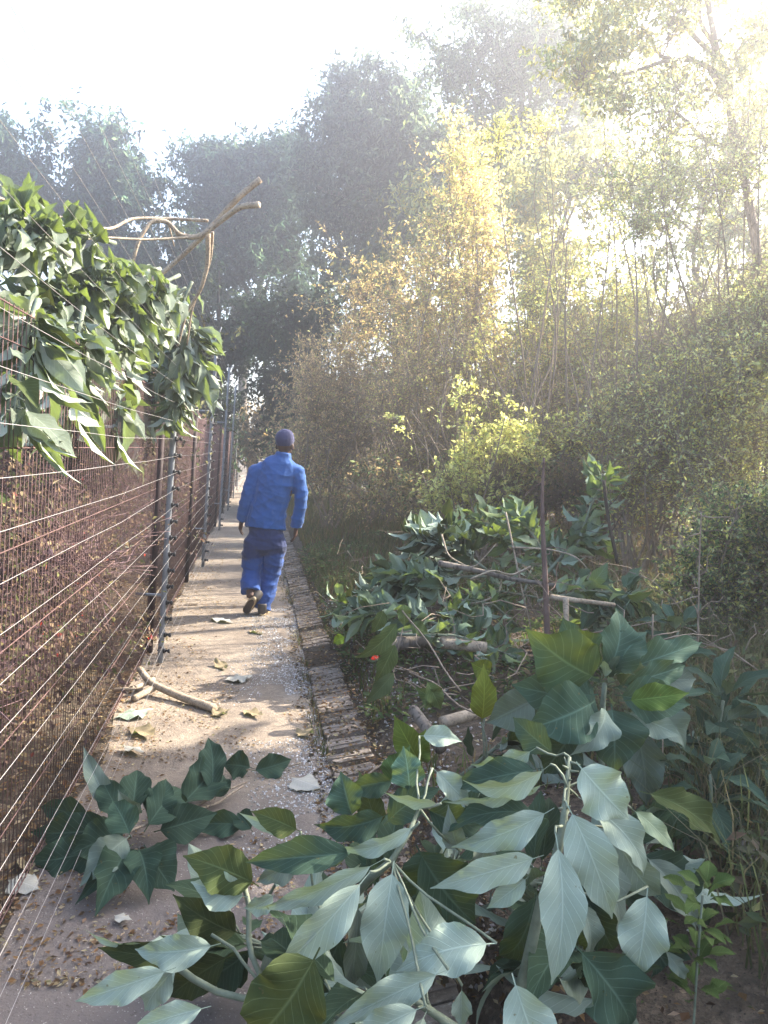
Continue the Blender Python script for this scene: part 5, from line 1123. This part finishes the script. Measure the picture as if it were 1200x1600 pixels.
for S_, E_, W_, sgn in ((sL, eL, wL, -1), (sR, eR, wR, 1)):
    limb(b, [chest + up_t * .12 + (S_ - chest) * .4, S_, (S_ + E_) / 2, E_, (E_ + W_) / 2, W_], [.06, .055, .046, .038, .034, .025])
    dn = nrm(W_ - E_ + np.array([0, .0, -.10])); side = np.array([0, 1., 0]); inn = nrm(np.cross(dn, side)) * 1.0
    palm = W_ + dn * .055
    b.loft([W_ - dn * .01, W_ + dn * .03, palm + dn * .035], [.020, .020, .019], [.024, .038, .040], sub=3)
    for q, (oy, ln) in enumerate([(.030, .068), (.010, .078), (-.011, .072), (-.030, .056)]):
        a0 = palm + dn * .028 + side * oy; c1 = -sgn * np.array([1., 0, 0])
        a1 = a0 + dn * ln * .45 + c1 * .004; a2 = a1 + dn * ln * .32 + c1 * .014; a3 = a2 + dn * ln * .2 + c1 * .018
        b.loft([a0, a1, a2, a3], [.0095, .009, .008, .006], k=8, sub=2)
    t0 = W_ + dn * .03 + side * .03; b.loft([t0, t0 + side * .028 + dn * .022, t0 + side * .034 + dn * .052 - sgn * np.array([.006, 0, 0])], [.012, .010, .0075], k=8, sub=2)
for H_, K_, A_ in ((hpL, kL, aL), (hpR, kR, aR)): limb(b, [pel * .5 + H_ * .5, H_, K_, A_], [.085, .085, .052, .036])
b.build('body', MSKIN, man, .0062, 3)
# jacket
b = Body(); hemc = J(415, 824)
b.loft([hemc, J(417, 805), J(422, 785), J(431, 755), J(436, 735), J(440, 722), J(442, 713)], [.184, .178, .170, .180, .184, .150, .072], [.145, .14, .135, .14, .125, .10, .072])
b.loft([J(442, 716), J(443, 708)], [.078, .068], sub=2)
for S_, E_, W_, h0 in ((sL, eL, wL, -1), (sR, eR, wR, 1)):
    cuff = W_ + nrm(W_ - E_) * .0
    b.loft([S_ * .65 + chest * .35 + np.array([0, 0, .05]), S_ - np.array([0, 0, .01]), (S_ + E_) / 2, E_, (E_ + W_) / 2, cuff], [.070, .072, .067, .063, .060, .056], [.072, .074, .066, .062, .060, .056])
b.loft([sL, sL * .5 + nk * .5 - up_t * .035, nk - up_t * .055, sR * .5 + nk * .5 - up_t * .035, sR], [.064, .076, .080, .076, .064]); b.ball(sL, .068); b.ball(sR, .068)
jk = b.build('jacket', MJ, man, .0075, 2, .038, 34., 4)
b = Body(); b.loft([J(443, 712), J(443, 708)], [.072, .066], sub=2); 
# seams of the jacket: yoke seam and hem stitching as thin cords
# trousers
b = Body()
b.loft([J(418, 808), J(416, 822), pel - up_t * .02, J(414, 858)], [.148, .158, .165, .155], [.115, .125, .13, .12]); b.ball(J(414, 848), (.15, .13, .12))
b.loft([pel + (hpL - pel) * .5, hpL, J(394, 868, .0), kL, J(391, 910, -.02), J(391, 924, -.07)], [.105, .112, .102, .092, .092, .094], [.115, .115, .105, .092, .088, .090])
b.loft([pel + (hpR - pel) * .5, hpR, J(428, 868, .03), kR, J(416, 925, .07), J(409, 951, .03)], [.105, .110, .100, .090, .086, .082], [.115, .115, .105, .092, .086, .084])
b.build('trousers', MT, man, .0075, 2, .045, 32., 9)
# hat
b = Body(); b.ball(hd + np.array([0, -.004, .034]), (.087, .107, .098), hr); ht = b.build('hat', MHAT, man, .007, 2, .008, 60, 3)
b = Body(); b.loft([J(442, 717), J(443, 707)], [.082, .070], [.072, .064], sub=2); b.build('collar', MJ, man, .008, 2)
# shoes
MSH = mat_noise('shoe_leather', (.03, .028, .03), (.07, .062, .055), 20, .6, .3, .002); MSO = mat_noise('shoe_sole', (.35, .26, .15), (.5, .4, .26), 20, .8, .3, .002)
MSOD = mat_noise('shoe_tread', (.04, .03, .025), (.09, .07, .055), 40, .85, .6, .003)
def shoe(heel, toe, up, lab):
    heel, toe, up = map(lambda q: np.array(q, float), (heel, toe, up)); d = nrm(toe - heel); up = nrm(up - (up @ d) * d); L_ = np.linalg.norm(toe - heel); s = np.cross(d, up)
    def ring(hs, zlo, zhi, k=20):
        pts = []
        for q in range(k):
            a = q * 2 * math.pi / k; x = -math.cos(a); y_ = math.sin(a); w_ = .038 + .012 * (x > 0) * x - .004 * (abs(x) < .4)
            pts.append((x * .5 + .5, y_ * w_ * hs))
        return pts
    acc = Acc(); v = []
    pr = ring(1.04, 0, 0)
    lay = [(0.0, 1.0), (.022, 1.05), (.030, 1.0)]
    for z, sc in lay: v += [heel + d * L_ * ((x - .5) * sc + .5) + s * y_ * sc + up * z for x, y_ in pr]
    k = 20; f = []
    for q in range(len(lay) - 1): f += [[q * k + j, q * k + (j + 1) % k, (q + 1) * k + (j + 1) % k, (q + 1) * k + j] for j in range(k)]
    v += [heel + d * L_ * .5, heel + d * L_ * .5 + up * .03]; f3 = [[3 * k, (j + 1) % k, j] for j in range(k)] + [[3 * k + 1, 2 * k + j, 2 * k + (j + 1) % k] for j in range(k)]
    acc.add(v, f, f3); uo = Body()
    uo.loft([heel + d * .03 + up * .12, heel + d * .035 + up * .07, heel + d * .05 + up * .04], [.044, .046, .044], [.044, .05, .055])
    uo.loft([heel + d * .02 + up * .045, heel + d * L_ * .45 + up * .05, heel + d * L_ * .75 + up * .042, heel + d * L_ * .96 + up * .03], [.038, .044, .046, .030], [.034, .036, .026, .014])
    so_ = uo.build('shoe', MSH, man, .006, 3)
    sole = acc.build('sole', MSO, man); sole.parent = so_
    acc = Acc(); q0 = [heel + d * L_ * ((x - .5) * .9 + .5) + s * y_ * .88 - up * .004 for x, y_ in pr]
    acc.add(q0 + [heel + d * L_ * .5 - up * .004], None, [[20, (j + 1) % 20, j] for j in range(20)]); td = acc.build('tread', MSOD, man); td.parent = so_
hR = J(405, 963); shoe([aR[0] + .0, aR[1] - .07, .006], [aR[0] + .03, aR[1] + .20, .006], [0, 0, 1], '')
tL = J(382, 953, .02); tL[2] = max(.008, tL[2] * 0 + .012)
hh2 = J(397, 935, -.16)
d_ = nrm(hh2 - tL); hh2 = tL + d_ * .275
shoe(hh2, tL, nrm(np.array([.25, .95, .35])), '')

# ------------------------------------------------------------------ air volume added to imitate lens flare veiling
acc = Acc(); acc.box((-118, -118, -1.5), (118, 118, 19.0))
mt, n, out = newmat('flare_haze_air')
vo = nd(n, 'ShaderNodeVolumePrincipled'); vo.inputs['Color'].default_value = (.93, .95, 1, 1); vo.inputs['Density'].default_value = .0115; vo.inputs['Anisotropy'].default_value = .72
n.links.new(vo.outputs[0], out.inputs['Volume'])
tag(acc.build('flare_haze', mt, smooth=False), kind='stuff')

for o in list(bpy.data.objects):
    if '_o' in o: del o['_o']
